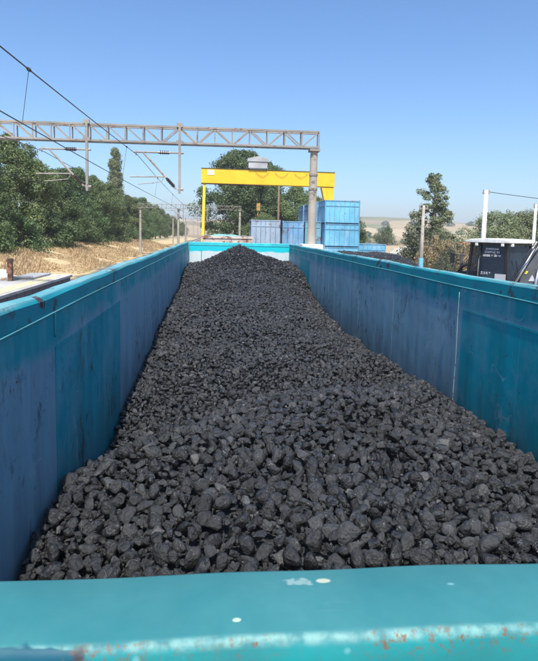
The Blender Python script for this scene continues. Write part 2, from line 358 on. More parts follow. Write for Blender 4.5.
M['chrome'] = mat('hydraulic_steel', col=(0.55, 0.56, 0.58), rough=0.28, metal=0.9)
M['red'] = mat('machine_red', col=(0.50, 0.03, 0.035), rough=0.45)
M['signyellow'] = mat('lamp_yellow', col=(0.85, 0.66, 0.02), rough=0.4)
M['decal'] = mat('white_lettering', col=(0.50, 0.50, 0.52), rough=0.5)
def glass_f(t, b):
    b.inputs['Specular IOR Level'].default_value = 0.35
    t.l(t.mix(t.ramp(t.noise(1.6, 2), [(0.45, 0.0), (0.65, 1.0)]), (0.010, 0.018, 0.035), (0.022, 0.040, 0.060)), b.inputs['Base Color'])
M['tint'] = mat('tinted_glass', glass_f, rough=0.08)
M['tintclear'] = mat('door_glass', glass_f, rough=0.08); _t = NT(M['tintclear'].node_tree); _mx = _t.n('ShaderNodeMixShader'); _mx.inputs[0].default_value = 0.6
_t.l(M['tintclear'].node_tree.nodes['Principled BSDF'].outputs[0], _mx.inputs[1]); _t.l(_t.n('ShaderNodeBsdfTransparent').outputs[0], _mx.inputs[2]); _t.l(_mx.outputs[0], M['tintclear'].node_tree.nodes['Material Output'].inputs[0])
M['cream'] = mat('cream_wall', rusty((0.62, 0.58, 0.50), (0.4, 0.35, 0.28), amount=0.66, scale=1), rough=0.85)
M['tile'] = mat('red_tile', rusty((0.42, 0.16, 0.09), (0.2, 0.09, 0.06), streak=False), rough=0.8)

# ------------------------------------------------------------------ builders
def tag(o, label=None, cat=None, group=None, kind=None):
    if label: o['label'] = label
    if cat: o['category'] = cat
    if group: o['group'] = group
    if kind: o['kind'] = kind
    return o
def thing(name, label, cat, loc=(0, 0, 0), rz=0, group=None):
    o = bpy.data.objects.new(name, None); COL.objects.link(o)
    o.location = loc; o.rotation_euler = (0, 0, rz); o.empty_display_size = 0.3
    return tag(o, label, cat, group)
def mesh_obj(name, verts, faces, material, parent=None, smooth=False):
    me = bpy.data.meshes.new(name); me.from_pydata(verts, [], faces); me.update()
    if smooth: me.shade_smooth()
    me.materials.append(material)
    o = bpy.data.objects.new(name, me); COL.objects.link(o)
    if parent: o.parent = parent
    return o
class MB:
    """collects shapes; build() links them as ONE mesh. off = location of the thing they belong to."""
    def __init__(s, off=(0, 0, 0)): s.v = []; s.f = []; s.o = Vector(off)
    def box(s, a, b, rot=None, c=None):
        a, b = Vector(a), Vector(b); n = len(s.v)
        for z in (a.z, b.z):
            for x, y in ((a.x, a.y), (b.x, a.y), (b.x, b.y), (a.x, b.y)):
                p = Vector((x, y, z))
                if rot is not None: p = rot @ (p-c) + c
                s.v.append(p - s.o)
        for q in ((3, 2, 1, 0), (4, 5, 6, 7), (0, 1, 5, 4), (1, 2, 6, 5), (2, 3, 7, 6), (3, 0, 4, 7)):
            s.f.append([n+i for i in q])
        return s
    def bar(s, p, q, w, h=None, upv=(0, 0, 1)):
        p, q = Vector(p), Vector(q); h = h or w
        d = (q-p).normalized(); u = Vector(upv)
        if abs(d.dot(u)) > 0.98: u = Vector((0, 1, 0))
        x = d.cross(u).normalized(); y = x.cross(d); n = len(s.v)
        for c in (p, q):
            for sx, sy in ((-1, -1), (1, -1), (1, 1), (-1, 1)): s.v.append(c + x*sx*w/2 + y*sy*h/2 - s.o)
        for k in ((3, 2, 1, 0), (4, 5, 6, 7), (0, 1, 5, 4), (1, 2, 6, 5), (2, 3, 7, 6), (3, 0, 4, 7)): s.f.append([n+i for i in k])
        return s
    def tube(s, pts, rad, seg=8):
        pts = [Vector(p) for p in pts]; rs = rad if isinstance(rad, (list, tuple)) else [rad]*len(pts)
        n0 = len(s.v); ref = Vector((0, 0, 1))
        for i, p in enumerate(pts):
            d = (pts[min(i+1, len(pts)-1)] - pts[max(i-1, 0)]).normalized()
            u = ref if abs(d.z) < 0.9 else Vector((0, 1, 0))
            x = d.cross(u).normalized(); y = x.cross(d)
            for k in range(seg):
                a = 2*math.pi*k/seg; s.v.append(p + (x*math.cos(a) + y*math.sin(a))*rs[i] - s.o)
        for i in range(len(pts)-1):
            for k in range(seg):
                k2 = (k+1) % seg; a = n0+i*seg
                s.f.append([a+k, a+k2, a+seg+k2, a+seg+k])
        s.f.append([n0+k for k in reversed(range(seg))]); e = n0+(len(pts)-1)*seg
        s.f.append([e+k for k in range(seg)])
        return s
    def prism(s, poly, axis, a, b):
        """poly: 2-D outline, extruded along axis 'x','y' or 'z' from a to b"""
        n = len(s.v); k = len(poly)
        for t in (a, b):
            for (u, w_) in poly:
                p = {'x': (t, u, w_), 'y': (u, t, w_), 'z': (u, w_, t)}[axis]; s.v.append(Vector(p)-s.o)
        s.f.append([n+i for i in reversed(range(k))]); s.f.append([n+k+i for i in range(k)])
        for i in range(k): j = (i+1) % k; s.f.append([n+i, n+j, n+k+j, n+k+i])
        return s
    def build(s, name, material, parent=None, bevel=0, smooth=False, segs=2):
        o = mesh_obj(name, [tuple(v) for v in s.v], s.f, material, parent, smooth)
        import bmesh
        bm = bmesh.new(); bm.from_mesh(o.data); bmesh.ops.recalc_face_normals(bm, faces=bm.faces); bm.to_mesh(o.data); bm.free()
        if bevel:
            md = o.modifiers.new('bevel', 'BEVEL'); md.width = bevel; md.segments = segs; md.limit_method = 'ANGLE'
            md.harden_normals = False
        return o
def kids(o): return [c for c in bpy.data.objects if c.parent == o]
def copy_tree(o, parent=None):
    c = o.copy(); COL.objects.link(c)
    if parent: c.parent = parent
    for ch in CH.get(o.name, []) or kids(o): copy_tree(ch, c)
    return c
CH = {}

def big_mesh(name, V, Fq, nverts, material, parent=None, smooth=False):
    """V (N,3) and Fq (M,k) numpy arrays -> mesh object, fast"""
    me = bpy.data.meshes.new(name)
    me.vertices.add(len(V)); me.vertices.foreach_set('co', np.asarray(V, np.float32).ravel())
    k = Fq.shape[1]
    me.loops.add(Fq.size); me.loops.foreach_set('vertex_index', Fq.astype(np.int32).ravel())
    me.polygons.add(len(Fq)); me.polygons.foreach_set('loop_start', (np.arange(len(Fq))*k).astype(np.int32))
    me.polygons.foreach_set('use_smooth', np.full(len(Fq), smooth) if isinstance(smooth, bool) else smooth)
    me.update(calc_edges=True)
    me.materials.append(material)
    o = bpy.data.objects.new(name, me); COL.objects.link(o)
    if parent: o.parent = parent
    return o

# ------------------------------------------------------------------ the ground
def smooth(a, b, x):
    t = np.clip((x-a)/(b-a), 0, 1); return t*t*(3-2*t)
def gz(x, y):
    x = np.asarray(x, float); y = np.asarray(y, float)
    bank = smooth(-10.5, -19, x)*1.45*(1-0.55*smooth(100, 190, y))*(1-smooth(300, 400, y))
    bump = 0.22*np.sin(x*0.9+y*0.21)*np.sin(y*0.33)*smooth(-10, -13, x)
    yard = 0.5*smooth(4.0, 7.0, x)*smooth(34, 44, y)*(1-smooth(90, 130, y))
    d = np.sqrt(x*x+y*y)
    hill = 46*smooth(500, 1500, y)*(0.55+0.45*smooth(-300, 500, x)) + 8*np.sin(x*0.0041+1)*smooth(700, 1600, y) + 5*np.sin(x*0.011+y*0.003)*smooth(700, 1600, y) + 2.2*np.sin(x*0.031)*smooth(900, 1600, y)
    side = 20*smooth(500, 2500, np.abs(x))*(1-smooth(500, 900, y))
    return bank + bump*0.6*(1-smooth(120, 200, d)) + yard + hill*smooth(300, 600, d) + side
xs = np.concatenate([-np.geomspace(34, 5000, 40)[::-1], np.arange(-32, 45, 1.0), np.geomspace(46, 5000, 46)])
ys = np.concatenate([-np.geomspace(6, 900, 14)[::-1], np.arange(-4, 140, 1.5), np.geomspace(142, 5000, 90)])
X, Y = np.meshgrid(xs, ys); Z = gz(X, Y) + 0
V = np.stack([X, Y, Z], -1).reshape(-1, 3)
nx, ny = len(xs), len(ys)
ii = (np.arange(ny-1)[:, None]*nx + np.arange(nx-1)[None]).ravel()
tag(big_mesh('ground', V, np.stack([ii, ii+1, ii+1+nx, ii+nx], 1), 4, M['ground'], smooth=True), kind='structure')
# pale dirt road on the right
rp = [(15, 20), (19, 45), (27, 75), (38, 110), (52, 150), (80, 215), (120, 290)]
v, f = [], []
for i, (x, y) in enumerate(rp):
    for q in np.linspace(-3, 3, 4): v.append((x+q, y, float(gz(x+q, y))+0.03))
dense = []
for i in range(len(rp)-1):
    for t in np.linspace(0, 1, 16, endpoint=False):
        x = rp[i][0]*(1-t)+rp[i+1][0]*t; y = rp[i][1]*(1-t)+rp[i+1][1]*t; dense.append((x, y))
v = []; f = []
for (x, y) in dense:
    for q in np.linspace(-3, 3, 5): v.append((x+q, y, float(gz(x+q, y))+0.05))
for i in range(len(dense)-1):
    for k in range(4): a = i*5+k; f.append([a, a+1, a+6, a+5])
tag(mesh_obj('dirt_road', v, f, M['dirtroad']), kind='structure')

# ------------------------------------------------------------------ tracks
def track(cx, y0, y1, z=0.0):
    r = thing('railway_track', None, None, (cx, y0, z)); r['kind'] = 'structure'
    b = MB((cx, y0, z)); b.prism([(cx-2.1, z+0.01), (cx+2.1, z+0.01), (cx+1.5, z+0.16), (cx-1.5, z+0.16)], 'y', y0, y1); b.build('ballast_bed', M['ballast'], r)
    for s in (-1, 1):
        b = MB((cx, y0, z)); b.box((cx+s*0.75-0.035, y0, z+0.22), (cx+s*0.75+0.035, y1, z+0.37)); b.build('rail', M['rail_steel'], r)
    b = MB((cx, y0, z))
    for y in np.arange(y0+0.3, y1, 0.65): b.box((cx-1.25, y-0.12, z+0.1), (cx+1.25, y+0.12, z+0.215))
    o = b.build('sleepers', M['sleeper'], r); o['kind'] = 'stuff'
track(0.62, -14, 62); track(-3.4, -14, 330); track(-7.6+0.4, 33, 330)

# ------------------------------------------------------------------ the loaded wagon
WX0, WX1, WY0, WY1 = -0.78, 2.02, 0.43, 15.5
wl = (0.62, 8.0, 0.0)
wag = thing('gondola_wagon', 'long teal and blue open railway wagon filled with black coal, seen from its near end', 'railway wagon', wl)
def P(name, material, fn, parent=wag, bevel=0, off=wl, **k):
    b = MB(off); fn(b); return b.build(name, material, parent, bevel, **k)
ZT = 3.30
P('floor', M['underframe'], lambda b: b.box((WX0-0.1, 0.36, 1.15), (WX1+0.1, WY1+0.1, 1.3)))
P('underframe', M['underframe'], lambda b: (b.box((0.3, 0.5, 0.85), (0.94, 15.3, 1.147)), b.box((WX0, 0.36, 0.9), (WX1, 0.6, 1.147)), b.box((WX0, 15.3, 0.9), (WX1, 15.6, 1.147))))
left = P('side_wall', M['wall'], lambda b: b.box((WX0-0.035, WY0, 1.303), (WX0-0.004, WY1, 3.192)))
right = P('side_wall', M['wall'], lambda b: b.box((WX1+0.004, WY0, 1.303), (WX1+0.035, WY1, 3.192)))
for s, wall in ((-1, left), (1, right)):
    xw = WX0-0.036 if s < 0 else WX1+0.036
    for y in np.arange(1.2, 15.3, 1.56): P('outer_rib', M['outer'], lambda b: b.box((min(xw, xw+s*0.08), y, 1.303), (max(xw, xw+s*0.08), y+0.12, 3.178)), wall)
    P('weld_bead', M['bead'], lambda b: b.tube([(WX0+0.002 if s < 0 else WX1-0.002, y, 3.192+0.002*math.sin(y*2.3)) for y in np.arange(WY0, WY1+0.01, 0.25)], 0.0052, 6), wall, smooth=True)
for s, wall in ((-1, left), (1, right)):
    for y in (6.15, 7.7, 9.3, 10.85):
        xw = WX0-0.0035 if s < 0 else WX1+0.0035
        P('weld_seam', M['wall'], lambda b: b.box((min(xw, xw-s*0.0012), y, 1.5), (max(xw, xw-s*0.0012), y+0.010, 3.18)), wall)
def rail_poly(xi, xo): return [(xi, 3.196), (xi, 3.272), (xi+(xo-xi)*0.12, 3.291), (xi+(xo-xi)*0.3, 3.297), (xo-(xo-xi)*0.2, 3.292), (xo, 3.272), (xo, 3.18), (xi+(xo-xi)*0.45, 3.18), (xi+(xo-xi)*0.45, 3.196)]
def wavy_rail(xi, xo):
    def f(b):
        pol = rail_poly(xi, xo); k = len(pol); n0 = len(b.v); yy = np.arange(WY0+0.003, WY1+0.09, 0.2)
        for y in yy:
            dz = 0.005*math.sin(y*1.7+xi)+0.003*math.sin(y*4.1)+0.002*math.sin(y*9.3+xi); dx = 0.004*math.sin(y*2.3+xi*2)+0.002*math.sin(y*7.7)
            for i_, (x, z) in enumerate(pol): b.v.append(Vector((x+(dx if 1 < i_ < 7 else 0), y, z+(dz if i_ else 0)))-b.o)
        b.f.append([n0+i for i in reversed(range(k))]); e = n0+(len(yy)-1)*k; b.f.append([e+i for i in range(k)])
        for j in range(len(yy)-1):
            for i in range(k): i2 = (i+1) % k; b.f.append([n0+j*k+i, n0+j*k+i2, n0+(j+1)*k+i2, n0+(j+1)*k+i])
    return f
for xi, xo in ((WX0, WX0-0.095), (WX1, WX1+0.085)):
    P('top_rail', M['rail'], wavy_rail(xi, xo), smooth=False)
def door(s, y0, y1, parent, leaf=None):
    xw = WX0-0.003 if s < 0 else WX1+0.003
    o = -s*0.0004
    d = P('door_panel', M['door'], lambda b: b.box((min(xw, xw+o), y0, 1.4), (max(xw, xw+o), y1, 3.0)), parent)
    def fr(b):
        t = -s*0.0035
        b.box((min(xw, xw+t), y0+0.002, 3.003), (max(xw, xw+t), y1-0.002, 3.02))
    P('door_frame', M['door'], fr, d)
    return d
door(-1, 2.76, 4.60, left); door(-1, 12.1, 13.0, left)
dr = door(1, 3.48, 4.36, right); dr2 = door(1, 2.5, 3.472, right); door(1, 12.0, 12.65, right); door(1, 12.72, 13.35, right)
P('pale_edge', M['whiteline'], lambda b: (b.tube([(WX1-0.020, 4.39+0.004*math.sin(z*9), z) for z in np.arange(1.6, 3.19, 0.05)], 0.003, 6)), dr, smooth=True)
P('pale_edge', M['bead'], lambda b: (b.tube([(WX0+0.004, 2.745, z) for z in np.arange(3.07, 3.19, 0.02)], 0.004, 6)), left, smooth=True)
# far end wall
fe = P('end_wall', M['farwall'], lambda b: b.box((WX0, WY1, 1.303), (WX1, WY1+0.04, 3.2)))
P('end_stiffener', M['bead'], lambda b: (b.box((WX0+0.012, WY1-0.012, 2.0), (WX0+0.03, WY1-0.002, 3.19)), b.box((-0.43, WY1-0.015, 2.2), (-0.41, WY1-0.002, 3.08))), fe)
P('top_rail', M['farrail'], lambda b: b.box((WX0+0.004, WY1-0.012, 3.203), (WX1-0.004, WY1+0.085, 3.297)), bevel=0.01)
# near end wall and its broad flat rim
P('end_wall', M['outer'], lambda b: b.box((WX0-0.1, 0.385, 1.303), (WX1+0.1, 0.425, 3.25)))
def nearrim(b):
    pol = [(0.434, 3.20), (0.434, 3.3155), (0.4325, 3.3185), (0.4295, 3.320), (0.3625, 3.3192), (0.3585, 3.3178), (0.3555, 3.3150), (0.3540, 3.3105), (0.3535, 3.300), (0.3535, 3.20)]
    k = len(pol); n0 = len(b.v); xx = np.arange(-1.0, 2.26, 0.012)
    for x in xx:
        dz = 0.0007*math.sin(x*13)+0.0004*math.sin(x*37+1)
        for i, (y, z) in enumerate(pol):
            dy = 0.0006*math.sin(x*29+i)+(0.0005*math.sin(x*71) if y < 0.36 else 0)
            b.v.append(Vector((x, y+dy, z+dz))-b.o)
    b.f.append([n0+i for i in range(k)]); e = n0+(len(xx)-1)*k; b.f.append([e+i for i in reversed(range(k))])
    for j in range(len(xx)-1):
        for i in range(k): i2 = (i+1) % k; b.f.append([n0+j*k+i, n0+(j+1)*k+i, n0+(j+1)*k+i2, n0+j*k+i2])
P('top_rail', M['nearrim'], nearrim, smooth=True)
def bogie(b, y, x0=0.62):
    for yy in (y-0.9, y+0.9):
        for s in (-1, 1): b.tube([(x0+s*0.68, yy, 0.83), (x0+s*0.82, yy, 0.83)], 0.46, 24)
        b.tube([(x0-0.9, yy, 0.83), (x0+0.9, yy, 0.83)], 0.09, 10)
    for s in (-1, 1): b.box((x0+s*1.0-0.08, y-1.3, 0.62), (x0+s*1.0+0.08, y+1.3, 0.84))
for y in (2.6, 13.3): P('bogie', M['underframe'], lambda b: bogie(b, y))

# ------------------------------------------------------------------ coal
KY = np.array([0.3, 1.2, 2.1, 2.9, 3.9, 4.9, 6.5, 8.1, 9.6, 11, 12.2, 13.3, 14.4, 15.6])
KL = np.array([2.2, 2.25, 2.25, 2.27, 1.98, 2.10, 2.15, 2.30, 2.33, 2.37, 2.48, 2.60, 2.66, 2.66])
KC = np.array([2.25, 2.38, 2.44, 2.47, 2.38, 2.30, 2.34, 2.48, 2.58, 2.68, 2.78, 2.82, 2.80, 2.80])
KR = np.array([2.12, 2.15, 2.18, 2.20, 2.18, 2.20, 2.12, 2.07, 2.12, 2.25, 2.42, 2.66, 2.78, 2.78])
def coal_h(x, y):
    u = np.clip((x-WX0)/(WX1-WX0), 0, 1)
    l, c, r = np.interp(y, KY, KL), np.interp(y, KY, KC), np.interp(y, KY, KR)
    z = l*(1-u)*(1-2*u)*1 + c*4*u*(1-u) + r*u*(2*u-1)
    z = z + 0.03*np.sin(x*3.1+y*1.7)*np.sin(y*2.3-x) + 0.018*np.sin(x*7.1-y*5.0)
    sC = y-(3.25+0.50*x); wn = np.clip(np.minimum((x-WX0)/0.5, (WX1-x)/0.7), 0, 1)
    z = z + wn*(0.10*np.exp(-(sC/0.55)**2) - 0.13*np.exp(-((sC-1.05)/0.62)**2))
    for (px, py, pz, sl_) in ((0.56, 13.35, 3.275, 0.50), (1.22, 13.0, 3.02, 0.46), (0.2, 10.2, 2.72, 0.40)):
        d = np.sqrt((x-px)**2+((y-py)*0.9)**2+0.004)
        cz = pz+0.03-sl_*d
        k = 22.0; z = np.logaddexp(k*z, k*cz)/k
    return z
# dusty under-surface
gx = np.linspace(WX0+0.001, WX1-0.001, 60); gy = np.linspace(0.44, WY1-0.005, 300)
GX, GY = np.meshgrid(gx, gy); GZ = coal_h(GX, GY)-0.055

import bmesh
def ico(sub):
    bm = bmesh.new(); bmesh.ops.create_icosphere(bm, subdivisions=sub, radius=1)
    v = np.array([q.co for q in bm.verts]); f = np.array([[q.index for q in p.verts] for p in bm.faces]); bm.free(); return v, f
ICO = {s: ico(s) for s in (1, 2, 3, 4)}
def lump_proto(sub, r, p=34):
    v, f = ICO[sub]
    n = r.normal(size=(r.integers(11, 20), 3)); n /= np.linalg.norm(n, axis=1)[:, None]
    d = r.uniform(0.60, 1.0, len(n))
    q = np.clip(v@n.T, 0, None)/d
    rad = (np.sum(q**p, 1)+0.84**p)**(-1/p)
    w = v*rad[:, None]
    w = w*np.array([1.0, r.uniform(0.62, 0.92), r.uniform(0.5, 0.8)])
    if sub <= 1: return w*1.06, f
    disp = np.zeros(len(w)); amp = 0.03
    for o in range(1, 5 if sub > 2 else 3):
        for _ in range(3):
            a = r.normal(size=3)*2.6*o; disp += amp/o*np.sin(w@a+r.uniform(0, 6))*np.sin(w@(r.normal(size=3)*2.1*o))
    return w*(1+disp)[:, None], f
def rand_rot(r, n, tilt=1.0):
    q = r.normal(size=(n, 4)); q /= np.linalg.norm(q, axis=1)[:, None]
    a, b, c, d = q.T
    return np.stack([np.stack([1-2*(c*c+d*d), 2*(b*c-a*d), 2*(b*d+a*c)], -1), np.stack([2*(b*c+a*d), 1-2*(b*b+d*d), 2*(c*d-a*b)], -1), np.stack([2*(b*d-a*c), 2*(c*d+a*b), 1-2*(b*b+c*c)], -1)], 1)
def scatter_mesh(parts, pos, rad, sub, r, nproto=14, sm=None):
    sm = False if sm is None else sm
    protos = [lump_proto(sub, r) for _ in range(nproto)]
    which = r.integers(0, nproto, len(pos)); Rm = rand_rot(r, len(pos))
    for k in range(nproto):
        idx = np.where(which == k)[0]
        if not len(idx): continue
        w, f = protos[k]
        VV = np.einsum('nij,vj->nvi', Rm[idx], w)*rad[idx, None, None]*np.array([1, 1, 0.9]) + pos[idx, None, :]
        parts.append((VV.reshape(-1, 3), (f[None]+(np.arange(len(idx))*len(w))[:, None, None]).reshape(-1, 3), sm))
def join(parts):
    o = 0; Vs, Fs, Ss = [], [], []
    for v, f, s in parts: Vs.append(v); Fs.append(f+o); o += len(v); Ss.append(np.full(len(f), s))
    return np.concatenate(Vs), np.concatenate(Fs), np.concatenate(Ss)
def dart(r, x0, x1, y0, y1, radfn, k, tries):
    """variable-radius dart throwing on a grid, big ones first"""
    n = tries; px = r.uniform(x0, x1, n); py = r.uniform(y0, y1, n)
    pr = radfn(px, py, r)
    order = np.argsort(-pr); cell = 0.07; grid = {}; keep = []
    for i in order:
        x, y, q = px[i], py[i], pr[i]; cx, cy = int(x/cell+1000), int(y/cell+1000); ok = True
        for a in (-2, -1, 0, 1, 2):
            for b_ in (-2, -1, 0, 1, 2):
                for j in grid.get((cx+a, cy+b_), ()):
                    if (px[j]-x)**2+(py[j]-y)**2 < (k*(pr[j]+q))**2: ok = False; break
                if not ok: break
            if not ok: break
        if ok: grid.setdefault((cx, cy), []).append(i); keep.append(i)
    keep = np.array(keep); return px[keep], py[keep], pr[keep]
r1 = np.random.default_rng(11)
def near_rad(x, y, r):
    coarse = 1-smooth(-0.1, 1.1, y-(3.25+0.50*x)+0.15*np.sin(x*5))
    base = np.exp(r.normal(np.log(0.0192), 0.32, len(x)))*(1+0.20*coarse)
    rare = (r.random(len(x)) < 0.02*coarse+0.003)
    return np.clip(np.where(rare, base*1.6, base), 0.012, 0.046)
x_, y_, q_ = dart(r1, WX0+0.025, WX1-0.025, 1.05, 6.3, near_rad, 0.70, 40000)
z_ = coal_h(x_, y_) + r1.uniform(-0.35, 0.45, len(x_))*q_ + 0.1*q_
pos = np.stack([x_, y_, z_], 1)
# 300 lumps that show largest become objects of their own
dcam = np.sqrt(x_**2+y_**2+(3.6-z_)**2)
vis = (y_ > 1.35) & (np.abs(np.arctan2(x_, y_)-YAW) < 0.47)
score = np.where(vis, q_/dcam, 0); top = np.argsort(-score)[:300]; mask = np.zeros(len(x_), bool); mask[top] = True
parts = []
rest = ~mask
near = rest & (y_ < 3.6)
scatter_mesh(parts, pos[near], q_[near], 3, r1, 24)
scatter_mesh(parts, pos[rest & ~near], q_[rest & ~near], 2, r1, 24)
# second layer of smaller pieces filling the gaps of the near part
n2 = 9500; x2 = r1.uniform(WX0+0.015, WX1-0.015, n2); y2 = r1.uniform(0.95, 6.3, n2); q2 = r1.uniform(0.009, 0.022, n2)
scatter_mesh(parts, np.stack([x2, y2, coal_h(x2, y2)-0.024+r1.uniform(-0.012, 0.014, n2)], 1), q2, 2, r1, 14)
# far part
cell = 0.032
ax = np.arange(WX0+0.02, WX1-0.01, cell); ay = np.arange(6.25, WY1-0.02, cell*1.15)
AX, AY = np.meshgrid(ax, ay); AX = AX.ravel()+r1.uniform(-0.45, 0.45, AX.size)*cell; AY = AY.ravel()+r1.uniform(-0.5, 0.5, AY.size)*cell
AX = np.clip(AX, WX0+0.015, WX1-0.015); AY = np.clip(AY, 6.2, WY1-0.02)
qf = np.clip(np.exp(r1.normal(np.log(0.0228), 0.34, len(AX))), 0.012, 0.048)
fp = np.stack([AX, AY, coal_h(AX, AY)+r1.uniform(-0.014, 0.022, len(AX))], 1); mid = AY < 9.5
scatter_mesh(parts, fp[mid], qf[mid], 2, r1, 20); scatter_mesh(parts, fp[~mid], qf[~mid], 1, r1, 20)
# hidden near strip by the end wall
n3 = 900; x3 = r1.uniform(WX0+0.02, WX1-0.02, n3); y3 = r1.uniform(0.47, 1.1, n3)
scatter_mesh(parts, np.stack([x3, y3, coal_h(x3, y3)], 1), r1.uniform(0.02, 0.045, n3), 2, r1, 10)
# undersurface joins the heap
ng = len(gx); iu = (np.arange(len(gy)-1)[:, None]*ng+np.arange(ng-1)[None]).ravel()
tri = np.concatenate([np.stack([iu, iu+1, iu+1+ng], 1), np.stack([iu, iu+1+ng, iu+ng], 1)])
parts.append((np.stack([GX, GY, GZ], -1).reshape(-1, 3), tri, True))
V, Fc, Sm = join(parts)
heap = big_mesh('coal_heap', V, Fc, 3, M['coal'], smooth=Sm)
tag(heap, 'black coal heaped along the whole teal wagon with a peak at its far end', 'coal', kind='stuff')
protos = []
for k in range(30):
    w, f = lump_proto(3, r1)
    me = bpy.data.meshes.new('coal_lump'); me.from_pydata(w.tolist(), [], f.tolist()); me.update(); me.shade_smooth(); me.materials.append(M['coal']); protos.append(me)
for n_, i in enumerate(top):
    o = bpy.data.objects.new('coal_lump', protos[n_ % 30]); COL.objects.link(o)
    o.location = pos[i]; o.rotation_euler = tuple(r1.uniform(0, 6.28, 3)); s = q_[i]*1.02; o.scale = (s, s, s)
    tag(o, 'large angular grey black lump in the coarse front part of the coal heap', 'coal lump', 'large coal lumps at the front of the heap')

# ------------------------------------------------------------------ next wagon on the same track
nl = (0.62, 40, 0)
nw = thing('gondola_wagon', 'farther wagon beyond the coal load with rusty beige end and teal tarpaulin', 'railway wagon', nl)
y0, y1 = 33.0, 47.0
P('floor', M['underframe'], lambda b: b.box((-0.85, y0, 1.1), (2.1, y1, 1.3)), nw, off=nl)
for s, x in ((-1, -0.86), (1, 2.06)): P('side_wall', M['beige'], lambda b: b.box((x, y0, 1.303), (x+0.04, y1, 3.2)), nw, off=nl)
for y in (y0+0.04, y1-0.08): P('end_wall', M['beige'], lambda b: b.box((-0.816, y, 1.303), (2.056, y+0.04, 3.2)), nw, off=nl)
P('top_rail', M['beige'], lambda b: (b.box((-0.90, y0-0.02, 3.203), (2.14, y0+0.1, 3.33)), b.box((-0.9, y0+0.103, 3.203), (-0.8, y1, 3.33)), b.box((2.04, y0+0.103, 3.203), (2.14, y1, 3.33))), nw, off=nl)
def tarpf(b):
    n0 = len(b.v); nxx, nyy = 24, 40
    for j in range(nyy):
        for i in range(nxx):
            u, v_ = i/(nxx-1), j/(nyy-1); x = -0.78+2.8*u; y = y0+0.13+13.6*v_
            b.v.append(Vector((x, y, 3.22+0.17*math.sin(math.pi*u)**0.7*(0.8+0.25*math.sin(y*1.3)+0.12*math.sin(x*5+y))))-b.o)
    for j in range(nyy-1):
        for i in range(nxx-1): a = n0+j*nxx+i; b.f.append([a, a+1, a+1+nxx, a+nxx])
P('tarpaulin', M['tarp'], tarpf, nw, off=nl, smooth=True)
for y in (35.4, 44.6): P('bogie', M['underframe'], lambda b: bogie(b, y), nw, off=nl)

